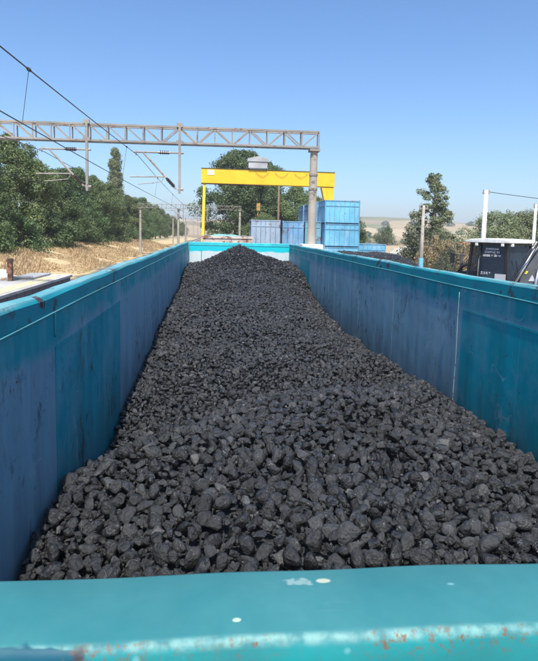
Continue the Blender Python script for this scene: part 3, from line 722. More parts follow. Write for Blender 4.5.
# ------------------------------------------------------------------ catenary portals
def portal(Y, xl, xr, mids, drops, label, z0=6.93, z1=7.52, plinth=False, detail=True, rise=0.0):
    lc = (xr, Y, 0)
    r = thing('catenary_portal', label, 'catenary portal', lc, group='catenary portals spanning the tracks')
    b = MB(lc); dy = 0.2
    def zt(x, z): return z + rise*(x-xr)
    xa, xb = xl-0.35, xr+0.15; n = max(4, int((xb-xa)/0.66)); dx = (xb-xa)/n; th = 0.07 if Y < 50 else 0.05; wb = 0.042 if Y < 50 else 0.03
    for sy in (-dy, dy):
        for z in (z0, z1): b.bar((xa, Y+sy, zt(xa, z)), (xb, Y+sy, zt(xb, z)), th)
        for i in range(n+1):
            x = xa+i*dx; b.bar((x, Y+sy*1.01, zt(x, z0)), (x, Y+sy*1.01, zt(x, z1)), wb)
            if i < n:
                xm = (xa+xb)/2
                if x < xm+0.5 or i % 2: b.bar((x, Y+sy*0.98, zt(x, z1)), (x+dx, Y+sy*0.98, zt(x+dx, z0)), wb)
                else: b.bar((x, Y+sy*0.98, zt(x, z0)), (x+dx, Y+sy*0.98, zt(x+dx, z1)), wb)
    for i in range(n+1):
        x = xa+i*dx
        for z in (z0, z1): b.bar((x, Y-dy, zt(x, z)), (x, Y+dy, zt(x, z)), wb)
    b.build('truss', M['truss'], r)
    for x in [xl, xr]+mids:
        b = MB(lc); g = float(gz(x, Y)); b.tube([(x, Y, g-0.3), (x, Y, zt(x, z0)-0.07)], [0.20, 0.145], 16)
        c = b.build('column', M['concrete'], r, smooth=False)
        if detail:
            b = MB(lc)
            for z in (5.35, 5.9): b.tube([(x, Y, z-0.04), (x, Y, z+0.04)], 0.178, 16)
            b.box((x-0.2, Y-0.24, zt(x, z0)-0.14), (x+0.2, Y+0.24, zt(x, z0)-0.052))
            b.build('clamp', M['truss'], c)
    if plinth:
        b = MB(lc); b.box((xr-0.42, Y-0.42, 0), (xr+0.42, Y+0.42, 3.18)); b.build('plinth', M['whitepaint'], r, 0.02)
    for x in drops:
        zb = 5.0
        b = MB(lc); b.bar((x, Y-0.27, z1+0.1), (x, Y-0.27, zb), 0.09, 0.09); b.box((x-0.13, Y-0.31, z0-0.09), (x+0.13, Y-0.212, z0+0.05)); b.box((x-0.11, Y-0.31, z1-0.05), (x+0.11, Y-0.212, z1+0.1))
        dp = b.build('drop_post', M['truss'], r)
        b = MB(lc); yy = Y-0.27
        b.tube([(x-0.07, yy, 6.52), (x-1.72, yy, 6.50)], 0.035, 8)                     # top tube
        b.tube([(x+0.15, yy, 5.16), (x-0.07, yy, 5.16)], 0.05, 8); b.tube([(x+0.15, yy, 6.52), (x-0.07, yy, 6.52)], 0.04, 8)
        b.tube([(x-0.12, yy, 5.17), (x-1.35, yy, 6.48)], 0.035, 8)                    # strut
        b.tube([(x-0.62, yy, 5.70), (x-0.62, yy, 5.52), (x-0.70, yy, 5.42), (x-1.1, yy, 5.36), (x-1.55, yy, 5.31)], 0.016, 6)
        b.tube([(x-0.58, yy, 5.62), (x-1.85, yy, 5.58)], 0.026, 8)
        b.tube([(x-1.62, yy, 6.55), (x-1.62, yy, 6.38)], 0.03, 6)
        b.build('cantilever', M['tube'], dp)
        if detail:
            b = MB(lc)
            for k in range(5): b.tube([(x-0.42-k*0.07, yy, 6.515), (x-0.45-k*0.07, yy, 6.515)], 0.075, 12)
            b.tube([(x-0.36, yy, 6.515), (x-0.80, yy, 6.51)], 0.045, 8)
            b.build('insulator', M['insulator'], dp); b = MB(lc)
            d = Vector((-1.23, 0, 1.31)).normalized(); s = Vector((x-0.12, yy, 5.17))
            for k in range(5): q = s+d*(0.16+k*0.07); b.tube([q, q+d*0.03], 0.075, 12)
            b.tube([s+d*0.1, s+d*0.55], 0.045, 8)
            b.build('insulator', M['insulator'], dp)
    return r
portal(22, -11.2, 3.75, [], [-1.45, -4.88], 'nearest lattice portal with two drop posts crossing the sky above the wagon', plinth=True, rise=0.006)
portal(82, -11.0, 3.3, [-5.6], [-1.45, -4.88], 'second catenary portal seen low in front of the yellow crane and trees', z0=6.75, z1=7.3)
for k, Y in enumerate((142, 202, 262, 322)):
    portal(Y, -11.0, 3.0, [-5.6] if k else [-7.9], [-1.45, -4.88], ['third catenary portal, pale and small behind the second one', 'fourth catenary portal far along the tracks', 'fifth catenary portal very far along the tracks', 'farthest catenary portal at the end of the tracks'][k], z0=6.7, z1=7.35, detail=False)
# overhead wires: a messenger and a contact wire with droppers over each of two tracks
def overhead(x, label):
    b0 = MB((x, -38, 0)); sup = [-38, 22, 82, 142, 202, 262, 322]
    r = thing('overhead_line', label, 'overhead wire', (x, -38, 0), group='overhead lines above the tracks')
    mpts, cpts = [], []
    def mz(y):
        for a, b_ in zip(sup, sup[1:]):
            if a <= y <= b_: t = (y-a)/(b_-a); return 6.42-0.46*4*t*(1-t)
        return 6.42
    def cx(y): return x+0.15*math.cos(math.pi*(y+38)/60)
    ms = [(x, y, mz(y)) for y in np.arange(-38, 322.1, 3)]
    b = MB((x, -38, 0)); b.tube(ms, 0.011, 6); b.build('messenger_wire', M['wire'], r)
    b = MB((x, -38, 0)); b.tube([(cx(y), y, 5.29-0.03*math.sin(y*0.1)) for y in np.arange(-38, 322.1, 3)], 0.0095, 6); b.build('contact_wire', M['wire'], r)
    for y in np.arange(-0.2, 320, 9.8):
        b = MB((x, -38, 0)); b.tube([(cx(y), y, 5.29), (x, y, mz(y))], 0.005, 4); b.tube([(x, y-0.05, mz(y)), (x, y+0.05, mz(y))], 0.03, 6); b.build('dropper', M['wire'], r)
overhead(-3.05, 'overhead line with messenger and contact wire above the nearer empty track')
overhead(-6.5, 'overhead line above the farther track beside the grass bank')

# ------------------------------------------------------------------ gantry crane
cl = (-1.8, 70, 0)
cr = thing('gantry_crane', 'yellow gantry crane standing over the yard behind the containers', 'gantry crane', cl)
Yc = 70
def girder(b):
    b.box((-1.95, Yc-0.6, 9.62), (14.9, Yc+0.6, 11.22))
P('girder', M['yellow'], lambda b: (b.box((-2.0, Yc-0.6, 9.45), (14.55, Yc+0.6, 11.2)), ), cr, 0.03, off=cl)
P('girder_flange', M['yellowdark'], lambda b: (b.box((-2.02, Yc-0.66, 11.203), (14.57, Yc+0.66, 11.26)), b.box((3.2, Yc-0.66, 9.36), (5.2, Yc+0.6, 9.447)), b.box((-2.0, Yc-0.64, 9.40), (3.197, Yc+0.6, 9.447))), cr, off=cl)
for x in np.arange(-0.4, 14.4, 1.9): P('stiffener', M['yellow'], lambda b: b.box((x, Yc-0.625, 9.46), (x+0.05, Yc-0.603, 11.19)), cr, off=cl)
P('name_plate', M['whitepaint'], lambda b: b.box((-1.25, Yc-0.64, 10.45), (-0.45, Yc-0.61, 11.05)), cr, off=cl)
def festoon(b):
    x = 4.6
    while x < 11.0: b.tube([(x+1.7*t, Yc-0.70, 11.0-0.55*math.sin(math.pi*t)) for t in np.linspace(0, 1, 10)], 0.018, 5); x += 2.4
P('festoon_cable', M['wire'], festoon, cr, off=cl)
P('leg', M['yellow'], lambda b: (b.bar((-1.62, Yc-0.3, 9.45), (-1.75, Yc-1.9, 0.7), 0.32), b.bar((-1.62, Yc+0.3, 9.45), (-1.75, Yc+1.9, 0.7), 0.32), b.box((-2.0, Yc-2.4, 0.4), (-1.5, Yc+2.4, 0.75))), cr, off=cl)
P('leg', M['yellow'], lambda b: (b.prism([(12.95, 9.395), (14.5, 9.395), (14.35, 5.5), (14.2, 0.755), (13.4, 0.755), (13.45, 7.3)], 'y', Yc-0.5, Yc+0.5), b.box((13.2, Yc-2.4, 0.4), (14.4, Yc+2.4, 0.75))), cr, off=cl)
th = P('trolley', M['corr'], lambda b: (b.box((3.75, Yc-0.9, 11.42), (6.05, Yc+0.9, 12.2)), b.box((3.9, Yc-0.8, 11.27), (5.9, Yc+0.8, 11.417))), cr, off=cl)
P('trolley_roof', M['corr'], lambda b: b.prism([(3.6, 12.203), (6.2, 12.203), (6.15, 12.55), (4.9, 12.85), (3.62, 12.55)], 'y', Yc-1.0, Yc+1.0), th, off=cl)
hk = P('hoist_rope', M['wire'], lambda b: [b.tube([(5.1+s*0.12, Yc, 9.4), (5.1+s*0.12, Yc, 7.2)], 0.02, 5) for s in (-1, 1)], cr, off=cl)
P('hook_block', M['hook'], lambda b: (b.box((4.88, Yc-0.2, 6.3), (5.32, Yc+0.2, 7.2)), b.tube([(5.1, Yc, 6.3), (5.1, Yc, 6.0), (4.98, Yc, 5.8), (5.1, Yc, 5.62), (5.25, Yc, 5.75)], 0.06, 8)), hk, 0.04, off=cl)

# ------------------------------------------------------------------ blue steel bins
def make_bin(x, y, z, w_, h, L, m_, label, rz=0.0, group='blue steel bins stacked in the yard'):
    r = thing('steel_container', label, 'container', (x, y, z), rz, group)
    b = MB(); b.box((0.03, 0.03, 0.08), (w_-0.03, L-0.03, h-0.12)); b.build('body', M[m_], r)
    b = MB()
    for X0 in (0, w_-0.09):
        for Y0 in (0, L-0.09): b.box((X0, Y0, 0), (X0+0.09, Y0+0.09, h))
    for z_ in (0.04, h-0.12, h*0.72):
        b.box((0.093, -0.005, z_), (w_-0.093, 0.07, z_+0.08)); b.box((0.093, L-0.07, z_), (w_-0.093, L+0.005, z_+0.08))
        b.box((-0.005, 0.093, z_), (0.07, L-0.093, z_+0.08)); b.box((w_-0.07, 0.093, z_), (w_+0.005, L-0.093, z_+0.08))
    b.build('frame', M['bin_frame'] if m_ == 'bin_light' else M[m_], r, 0.01)
    b = MB(); n = max(3, int(w_/0.42))
    for i in range(1, n):
        xx = w_*i/n; b.box((xx-0.02, 0.0, 0.125), (xx+0.02, 0.027, h-0.125))
    for i in range(1, int(L/0.6)): yy = i*0.6; b.box((0.0, yy-0.03, 0.125), (0.027, yy+0.03, h-0.125))
    b.build('ribs', M['bin_dark'] if m_ != 'bin_light' else M['bin_mid'], r)
    return r
zb, hb = 0.5, 2.02
for t, (nm, dx) in enumerate((('lowest', 0.0), ('middle', 0.04), ('topmost', -0.02))):
    make_bin(9.3+dx, 48, zb+t*(hb+0.003), 3.12, hb, 3.1, 'bin_light', f'bright blue container, {nm} of the front right stack beside the pole')
for j in range(1, 4):
    for t in range(3):
        make_bin(9.25-0.1*j, 48+3.35*j+0.1*t, zb+t*(hb+0.003), 3.1, hb, 3.1, ('bin_mid', 'bin_teal', 'bin_mid')[t], f"{('lowest', 'middle', 'topmost')[t]} blue container in the {('second', 'third', 'fourth')[j-1]} stack behind the bright blue ones")
make_bin(2.95, 48.5, zb, 2.55, hb, 2.6, 'bin_mid', 'weathered container under the rusty grey blue one left of the concrete column')
make_bin(2.95, 48.5, zb+hb+0.003, 2.55, 2.2, 2.6, 'bin_grey', 'rusty grey blue container leftmost in the row behind the wagon')
make_bin(5.75, 49, zb, 1.9, hb, 2.6, 'bin_light', 'pale container under the one just left of the concrete column')
make_bin(5.75, 49, zb+hb+0.003, 1.9, 2.15, 2.6, 'bin_mid', 'blue container with scuffed door just left of the concrete column')
make_bin(7.85, 49.5, zb, 1.45, hb, 2.6, 'bin_mid', 'lower container just right of the concrete column')
make_bin(7.85, 49.5, zb+hb+0.003, 1.45, 2.2, 2.6, 'bin_teal', 'teal grey container with pale panel right of the concrete column')
make_bin(13.2, 51, 0.5, 2.6, 2.3, 3.0, 'bin_light', 'low pale blue container right of the tall bright blue stack')
# coal pile in the yard
px = np.linspace(4.5, 14.5, 80); py = np.linspace(22, 36, 90); PXg, PYg = np.meshgrid(px, py)
def yard_h(x, y):
    c = 2.72*np.exp(-((np.clip(np.abs(x-8.0)-0.9, 0, None))/2.4)**2)*np.exp(-((np.clip(np.abs(y-29)-2.0, 0, None))/2.6)**2)
    return c+0.05*np.sin(x*3+y*2)*np.sin(y*2.7)-0.1
ngx = len(px); iq = (np.arange(len(py)-1)[:, None]*ngx+np.arange(ngx-1)[None]).ravel()
pp = [(np.stack([PXg, PYg, yard_h(PXg, PYg)], -1).reshape(-1, 3), np.concatenate([np.stack([iq, iq+1, iq+1+ngx], 1), np.stack([iq, iq+1+ngx, iq+ngx], 1)]), True)]
n4 = 16000; x4 = r1.uniform(4.8, 14.2, n4); y4 = r1.uniform(22.5, 35.5, n4); z4 = yard_h(x4, y4); k4 = z4 > 0.03
scatter_mesh(pp, np.stack([x4, y4, z4], 1)[k4], r1.uniform(0.03, 0.07, n4)[k4], 1, r1, 10)
V, Fc, Sm = join(pp)
tag(big_mesh('coal_pile', V, Fc, 3, M['coal'], smooth=Sm), 'dark coal pile on the yard behind the right side wall of the wagon', 'coal', kind='stuff')

# ------------------------------------------------------------------ loading platform on the left
pl = (-8.5, 20, 0)
pf = thing('loading_platform', 'low concrete loading platform with block side and yellow line left of the wagon', 'platform', pl)
P('wall', M['blocks'], lambda b: b.box((-9.45, 2, -0.1), (-7.5, 29.35, 1.08)), pf, off=pl)
P('slab', M['slab'], lambda b: b.box((-9.55, 1.9, 1.083), (-7.42, 29.5, 1.2)), pf, 0.015, off=pl)
P('yellow_line', M['yellowline'], lambda b: b.box((-8.32, 2, 1.2035), (-7.62, 27.8, 1.207)), pf, off=pl)
sb = tag(P('steel_ramp_plate', M['corr'], lambda b: (b.box((-9.3, 26.2, 1.215), (-8.36, 29.0, 1.30)), b.box((-9.35, 26.1, 1.303), (-8.34, 26.22, 1.36))), None, 0.01, off=(0, 0, 0)), 'pale flat steel plate lying on the end of the loading platform', 'steel plate')
P_ = tag(P('bollard_post', M['rustpost'], lambda b: (b.box((-9.15, 25.3, 1.203), (-8.96, 25.5, 2.14)), b.box((-9.17, 25.28, 2.05), (-8.94, 25.52, 2.20))), None, 0.012, off=(0, 0, 0)), 'short rusty steel post standing on the edge of the loading platform', 'post')
rk = []
for i in range(5):
    w, f = lump_proto(3, r1); c = np.array([-14.6+0.55*i, 35.5+0.3*(i % 3), float(gz(-14.6+0.5*i, 36))+0.15]); s = (0.9, 0.75, 0.6, 0.5, 0.42)[i]
    me = mesh_obj('white_rock', (w*s+c).tolist(), f.tolist(), M['whiterock'], smooth=False)
    tag(me, ('largest', 'second largest', 'middle sized', 'second smallest', 'smallest')[i]+' of the five pale rocks on the bank behind the platform post', 'rock', 'pale rocks behind the platform post')

ORD = ['first', 'second', 'third', 'fourth', 'fifth', 'sixth', 'seventh', 'eighth', 'ninth', 'tenth', 'eleventh', 'twelfth']
# ------------------------------------------------------------------ vegetation
def leaf_cards(r, centers, radii, per, size, squash=0.85):
    n = len(centers)*per
    c = np.repeat(centers, per, 0); rr = np.repeat(radii, per)
    d = r.normal(size=(n, 3)); d /= np.linalg.norm(d, axis=1)[:, None]
    rad = rr*r.uniform(0.35, 1.0, n)**0.5*(1+0.15*r.normal(size=n))
    p = c+d*rad[:, None]*np.array([1, 1, squash])
    nrm = d*0.9+r.normal(size=(n, 3))*0.55+np.array([0, 0, 0.3]); nrm /= np.linalg.norm(nrm, axis=1)[:, None]
    a = np.cross(nrm, r.normal(size=(n, 3))); a /= np.linalg.norm(a, axis=1)[:, None]; b = np.cross(nrm, a)
    s = size*r.uniform(0.6, 1.35, n)[:, None]
    q = np.stack([p-a*s*0.5, p-b*s*0.34+nrm*s*0.06, p+a*s*0.5, p+b*s*0.34+nrm*s*0.06], 1)
    return q.reshape(-1, 3), np.arange(n*4).reshape(n, 4)
def crown_mesh(r, env, h0, h1, nclump, rc, per, size, skirts=None, lobes=3):
    """env(t) = crown radius at height fraction t"""
    cs, rs = [], []
    ph = r.uniform(0, 6.28, 3)
    for _ in range(nclump):
        t = r.uniform(0, 1)**0.85; a = r.uniform(0, 2*math.pi)
        rad = env(t)*(1+0.22*math.sin(lobes*a+ph[0]+4*t)+0.12*math.sin(5*a+ph[1]))
        k = r.uniform(0.25, 1.0)**0.45
        cs.append((rad*k*math.cos(a), rad*k*math.sin(a), h0+(h1-h0)*t)); rs.append(rc*r.uniform(0.55, 1.3)*(0.75+0.35*env(t)/max(env(0.4), 0.1)))
    return leaf_cards(r, np.array(cs), np.array(rs), per, size)
def trunk_mb(r, h, r0, crown_r, h0, n=9):
    b = MB(); lean = r.uniform(-0.04, 0.04, 2)
    pts = [(lean[0]*z+0.12*math.sin(z), lean[1]*z+0.1*math.cos(z*0.8), z) for z in np.linspace(-0.4, h*0.86, 7)]
    b.tube(pts, [r0*(1-0.8*i/6) for i in range(7)], 8)
    for k in range(n):
        z = h0*0.7+(h*0.8-h0*0.7)*k/n; a = k*2.4+r.uniform(0, 1); L = crown_r*0.8*(1-0.5*k/n)
        s = Vector((lean[0]*z, lean[1]*z, z)); e = s+Vector((math.cos(a)*L, math.sin(a)*L, L*0.75))
        b.tube([s, (s+e)/2+Vector((0, 0, 0.1*L)), e], [r0*0.38, r0*0.22, 0.03], 6)
    return b
PROTO = {}
def tree_proto(key, seed, env, h, h0, nclump, rc, per, size, leaf, r0, crown_r):
    r = np.random.default_rng(seed)
    v, f = crown_mesh(r, env, h0, h, nclump, rc, per, size)
    me = big_mesh('crown', v, f, 4, M[leaf]); t = trunk_mb(r, h, r0, crown_r, h0).build('trunk', M['bark'])
    PROTO[key] = (me.data, t.data, h)
    bpy.data.objects.remove(me); bpy.data.objects.remove(t)
def tree(key, x, y, h, label, name='tree', cat='tree', group=None, wx=1.0, rz=None, z=None, leaf=None):
    cm, tm, h_ = PROTO[key]; s = h/h_
    z = float(gz(x, y)) if z is None else z
    r = thing(name, label, cat, (x, y, z), random.uniform(0, 6.28) if rz is None else rz, group)
    r.scale = (s*wx, s*wx, s)
    if leaf:
        k = cm.name+leaf
        if k not in PROTO: c2 = cm.copy(); c2.materials.clear(); c2.materials.append(M[leaf]); PROTO[k] = c2
        cm = PROTO[k]
    for nm, me in (('crown', cm), ('trunk', tm)):
        o = bpy.data.objects.new(nm, me); COL.objects.link(o); o.parent = r
    return r
broad = lambda t: 4.6*(math.sin(math.pi*min(1, 0.12+t*0.93))**0.55)*(1-0.25*t)
tree_proto('broadA', 1, broad, 12, 1.6, 115, 1.15, 430, 0.215, 'leaf', 0.28, 3.6)
tree_proto('broadB', 2, lambda t: 4.2*(1-t)**0.45*(0.75+0.3*math.sin(t*7)), 12, 0.8, 115, 1.1, 430, 0.21, 'leaf_dark', 0.26, 3.4)
tree_proto('broadC', 3, lambda t: 3.6*math.sin(math.pi*min(1, 0.15+0.85*t))**0.6, 11, 0.5, 100, 1.05, 430, 0.21, 'leaf', 0.22, 3.0)
tree_proto('giant', 4, lambda t: 6.3*(math.sin(math.pi*min(1, 0.16+0.82*t))**0.5), 18, 1.0, 190, 1.35, 400, 0.29, 'leaf_dark', 0.5, 5)
tree_proto('column', 5, lambda t: 1.35*math.sin(math.pi*min(1, 0.16+0.80*t))**0.6, 18, 1.0, 230, 0.72, 230, 0.20, 'leaf_pale', 0.25, 1.2)
tree_proto('ragged', 6, lambda t: 2.5*(1-t)**1.2+0.2+0.35*math.sin(t*14)**2, 8.5, 0.3, 105, 0.42, 170, 0.14, 'leaf_pale', 0.2, 2.0)
tree_proto('shrub', 8, lambda t: 1.8*math.sin(math.pi*min(1, 0.3+0.7*t))**0.6, 2.6, 0.1, 34, 0.6, 190, 0.16, 'leaf_olive', 0.08, 1.3)
tree_proto('olive', 9, lambda t: 3.2*math.sin(math.pi*min(1, 0.22+0.76*t))**0.55, 5.6, 0.8, 80, 0.75, 230, 0.17, 'leaf_pale', 0.16, 2.4)
# left row, near to far
G = 'trees in the row beyond the grass bank'
row = [('broadA', -25.5, 50, 10.4, 'leftmost tall tree of the row behind the grass bank, cut by the frame', 1.0),
       ('broadC', -27.5, 60, 11.0, 'tall light green tree behind the leftmost one', 1.15),
       ('broadA', -22.6, 64, 11.8, 'tall bushy tree left of the first drop post, top just under the truss', 1.0),
       ('broadB', -21.0, 54, 8.4, 'dark lower tree in front of the tall trees behind the platform', 1.0),
       ('broadC', -22.5, 73, 10.2, 'high green tree whose right edge slopes down to the drop post', 0.9),
       ('broadB', -21.0, 78, 9.8, 'dark green tree directly below the left drop post', 1.1),
       ('broadB', -21.5, 88, 10.8, 'dark tree just right of the left drop post', 1.1),
       ('broadA', -21.0, 98, 10.6, 'round green tree left of the slim poplar', 1.0)]
for k, x, y, h, lb, wx in row: tree(k, x, y, h, lb, group=G, wx=wx)
for i, (k, x, y, h) in enumerate([('broadC', -20.5, 108, 10.2), ('broadB', -21.5, 119, 10.0), ('broadA', -20.5, 131, 9.8), ('broadC', -20.8, 143, 10.0), ('broadB', -20.5, 156, 11.0), ('broadA', -20.5, 170, 10.6), ('broadC', -20.0, 185, 10.5), ('broadB', -20.0, 201, 10.0), ('broadA', -19, 219, 9.0), ('broadC', -18.5, 238, 8.4), ('broadB', -18, 262, 7.5), ('broadC', -17.5, 290, 7.0)]):
    tree(k, x, y, h, f'green tree of the receding row, {ORD[i]} one to the right of the slim poplar', group=G)
for i, (x, y, h) in enumerate([(-19.0, 47, 3.2), (-18.6, 55, 3.0), (-18.8, 67, 3.4), (-18.6, 82, 3.4), (-18.8, 92, 3.0), (-18.5, 104, 3.2), (-18.3, 120, 3.0), (-17.8, 138, 3.2)]):
    tree('shrub', x, y, h, f'dark bush at the foot of the tree row on the bank, {ORD[i]} from the left', 'bush', 'bush', 'bushes at the foot of the tree row', leaf='leaf_dark', wx=1.1)
tree('column', -22.3, 126, 19.4, 'slim pale poplar rising alone above the tree row', 'poplar_tree', wx=0.95)
# behind the crane
tree('giant', 4.4, 110, 18.8, 'huge dark tree left of the pair behind the yellow crane', 'broadleaf_tree', rz=1.0)
tree('giant', 9.2, 113, 17.0, 'tall dark tree in the middle of the clump behind the yellow crane', 'broadleaf_tree', rz=3.0, wx=0.9)
tree('broadA', 15.5, 109, 12.3, 'rounder green tree right in the clump behind the containers', 'broadleaf_tree', wx=1.25)
tree('broadC', 19.6, 112, 10.4, 'lowest green tree at the right end of the clump behind the crane', 'broadleaf_tree', wx=1.2)
tree('broadA', 8.2, 100, 6.5, 'low bushy tree below the crane girder behind the containers', 'broadleaf_tree', wx=1.3)
# right side
tree('ragged', 23.6, 60, 9.9, 'tall ragged tree standing alone behind the thin concrete pole', 'tree', wx=1.12, rz=0.6, leaf=None)
tree('shrub', 21.4, 57, 3.9, 'grey green shrub left of the ragged tree', 'bush', 'bush', wx=0.9)
tree('shrub', 22.3, 53, 2.7, 'low grey bush in front of the ragged tree', 'bush', 'bush')
tree('olive', 31.5, 60, 5.7, 'rounded pale green tree left behind the excavator cab', 'tree')
tree('olive', 35.8, 61, 6.0, 'rounded pale green tree right behind the excavator cab', 'tree', rz=2.2)
tree('olive', 28.3, 70, 4.1, 'low green tree beside the red roofed shed', 'tree', rz=1.2)
tree('shrub', 62, 200, 6.4, 'dark round bush alone in the field beyond the blue stack', 'bush', 'bush', leaf='leaf_dark', wx=0.8)
tree('broadC', 18.2, 76, 6.4, 'dark tree partly hidden behind the bright blue stack', 'tree', leaf='leaf_dark')
for i in range(26):
    x = 60+i*5.2+random.uniform(-1, 1); tree('shrub', x, 235+random.uniform(-6, 6)+i*0.6, 2.7+random.uniform(-0.4, 0.5), 'low green bush in the hedge line across the far field', 'bush', 'bush', 'bushes along the far field', leaf='leaf_pale', wx=1.3)
for i, (x, y) in enumerate([(17.3, 40), (18.3, 42.5), (19.1, 39.5), (20.6, 43.5), (21.8, 42), (17.6, 43.8), (23.2, 45), (19.6, 46)]):
    tree('shrub', x, y, 2.3+0.3*(i % 3), f'dry weeds in the thicket by the fence, {ORD[i]} from the left', 'weed_clump', 'weeds', 'dry weeds by the fence', leaf='leaf_dry' if i % 3 else 'leaf_olive', wx=0.6)
for i in range(22):
    x = 150+i*19+random.uniform(-8, 8); y = (520, 760, 980)[i % 3]+random.uniform(-20, 20)
    tree('shrub', x, y, random.uniform(6, 9), 'tiny dark tree dotting the hazy hillside fields on the right', 'tree', 'tree', 'tiny trees on the far hillside', leaf='leaf_dark', wx=1.2)
# dry grass on the bank: one mass of blades
n = 60000; rg = np.random.default_rng(21)
gx_ = -10.6-rg.uniform(0, 1, n)**0.9*9.5; gy_ = 27+rg.uniform(0, 1, n)**1.3*110
gz_ = gz(gx_, gy_); dens = (np.sin(gx_*1.1+gy_*0.4)+np.sin(gy_*0.7-gx_*0.5)) > -1.1
gx_, gy_, gz_ = gx_[dens], gy_[dens], gz_[dens]; n = len(gx_)
hh = rg.uniform(0.10, 0.42, n)*(0.7+0.4*np.sin(gx_*0.8+gy_*0.3)); an = rg.uniform(0, 6.28, n); wd = 0.02+0.0006*gy_
base = np.stack([gx_, gy_, gz_-0.02], 1); side = np.stack([np.cos(an), np.sin(an), 0*an], 1)*wd[:, None]
tip = base+np.stack([rg.normal(0, 0.12, n), rg.normal(0, 0.12, n), hh], 1)
Vg = np.stack([base-side, base+side, tip+side*0.3, tip-side*0.3], 1).reshape(-1, 3)
tag(big_mesh('dry_grass', Vg, np.arange(n*4).reshape(n, 4), 4, M['strawblade']), 'dry straw coloured grass covering the bank below the trees', 'grass', kind='stuff')
n = 16000; gx_ = rg.uniform(13, 34, n); gy_ = rg.uniform(30, 70, n); k = np.abs(gx_-(15+(gy_-20)*0.2)) > 3.4; gx_, gy_ = gx_[k], gy_[k]; n = len(gx_); gz_ = gz(gx_, gy_)
hh = rg.uniform(0.3, 0.9, n); an = rg.uniform(0, 6.28, n); base = np.stack([gx_, gy_, gz_-0.02], 1); side = np.stack([np.cos(an), np.sin(an), 0*an], 1)*0.045
tip = base+np.stack([rg.normal(0, 0.15, n), rg.normal(0, 0.15, n), hh], 1)
Vg = np.stack([base-side, base+side, tip+side*0.3, tip-side*0.3], 1).reshape(-1, 3)
tag(big_mesh('dry_grass', Vg, np.arange(n*4).reshape(n, 4), 4, M['strawblade']), 'dry grass on the open ground around the ragged tree', 'grass', kind='stuff')

# ------------------------------------------------------------------ poles
def pole(x, y, top, r0, r1_, m_, label, arm=None, name='utility_pole', band=None, lean=0.0):
    g = float(gz(x, y)); r = thing(name, label, 'pole', (x, y, g))
    b = MB((x, y, g)); b.tube([(x-lean*top, y, g-0.3), (x, y, top)], [r0, r1_], 12); b.build('shaft', M[m_], r, smooth=True)
    if arm:
        b = MB((x, y, g)); b.box((x-arm, y-0.05, top-0.28), (x+arm, y+0.05, top-0.18))
        for s in (-1, 0, 1): b.tube([(x+s*arm*0.85, y, top-0.18), (x+s*arm*0.85, y, top+0.03)], 0.05, 8)
        b.build('crossarm', M['truss'], r)
    if band:
        b = MB((x, y, g)); b.tube([(x, y, band[0]), (x, y, band[1])], r0*1.04, 12); b.build('painted_band', M[band[2]], r)
    return r
pole(15.1, 40, 5.85, 0.17, 0.10, 'concrete', 'thin grey concrete pole with small crossarm in front of the ragged tree', 0.32, band=(1.2, 2.0, 'bin_light'))
pole(19.8, 40, 7.1, 0.21, 0.14, 'whitepaint', 'white concrete pole behind the excavator cab carrying a cable', 0.25)
pole(23.75, 40, 6.2, 0.17, 0.09, 'whitepaint', 'slim white pole at the right frame edge behind the boom', 0.14)
pole(9.6, 88, 11.3, 0.2, 0.14, 'woodpole', 'tall brown wooden pole in front of the dark trees under the crane girder', None)
wr = MB((19.8, 40, 0)); wr.tube([(19.8+t*12, 40+t*3, 7.0-0.5*math.sin(math.pi*t*0.5)) for t in np.linspace(0, 1, 14)], 0.025, 6)
wo = wr.build('power_cable', M['wire']); wo.location = (19.8, 40, 0); tag(wo, 'thin dark cable running right from the white pole', 'cable')
# fence
fl = (16, 34, 0); fn = thing('wire_fence', 'low wire fence with dark posts beyond the wagon, in front of dry weeds', 'fence', fl)
for i in range(9):
    x = 13.2+i*0.95; g = float(gz(x, 34)); b = MB(fl); b.tube([(x, 34, g-0.2), (x+0.03*math.sin(i*3), 34, g+2.15+0.12*math.sin(i*2))], 0.045, 6); b.build('fence_post', M['rustpost' if i in (6, 8) else 'underframe'], fn)
b = MB(fl)
for z in (0.9, 1.5, 2.0): b.tube([(13.2+i*0.95, 34, z-0.02*(i % 2)) for i in range(9)], 0.008, 4)
b.build('fence_wire', M['wire'], fn)
# red roofed shed and cream wall
sl_ = (40, 92, 0); sh = thing('shed', 'small pale shed with red tiled roof far behind the excavator', 'shed', sl_)
P('wall', M['cream'], lambda b: b.box((38.6, 92, 0), (43.5, 96, 2.3)), sh, off=sl_)
P('roof', M['tile'], lambda b: b.prism([(38.1, 2.303), (44.0, 2.303), (43.4, 2.75), (38.7, 2.75)], 'y', 91.5, 96.5), sh, off=sl_)
P('opening', M['underframe'], lambda b: b.box((40.0, 91.97, 0.3), (41.9, 91.998, 2.1)), sh, off=sl_)
cl2 = (26, 42, 0); cw = tag(P('site_cabin', M['cream'], lambda b: (b.box((23.2, 42, 0), (26.5, 44.5, 3.25)), b.box((23.1, 41.9, 3.253), (26.6, 44.6, 3.36))), None, 0.02, off=cl2), 'cream site cabin seen between the excavator cab and its boom', 'cabin'); cw.location = cl2

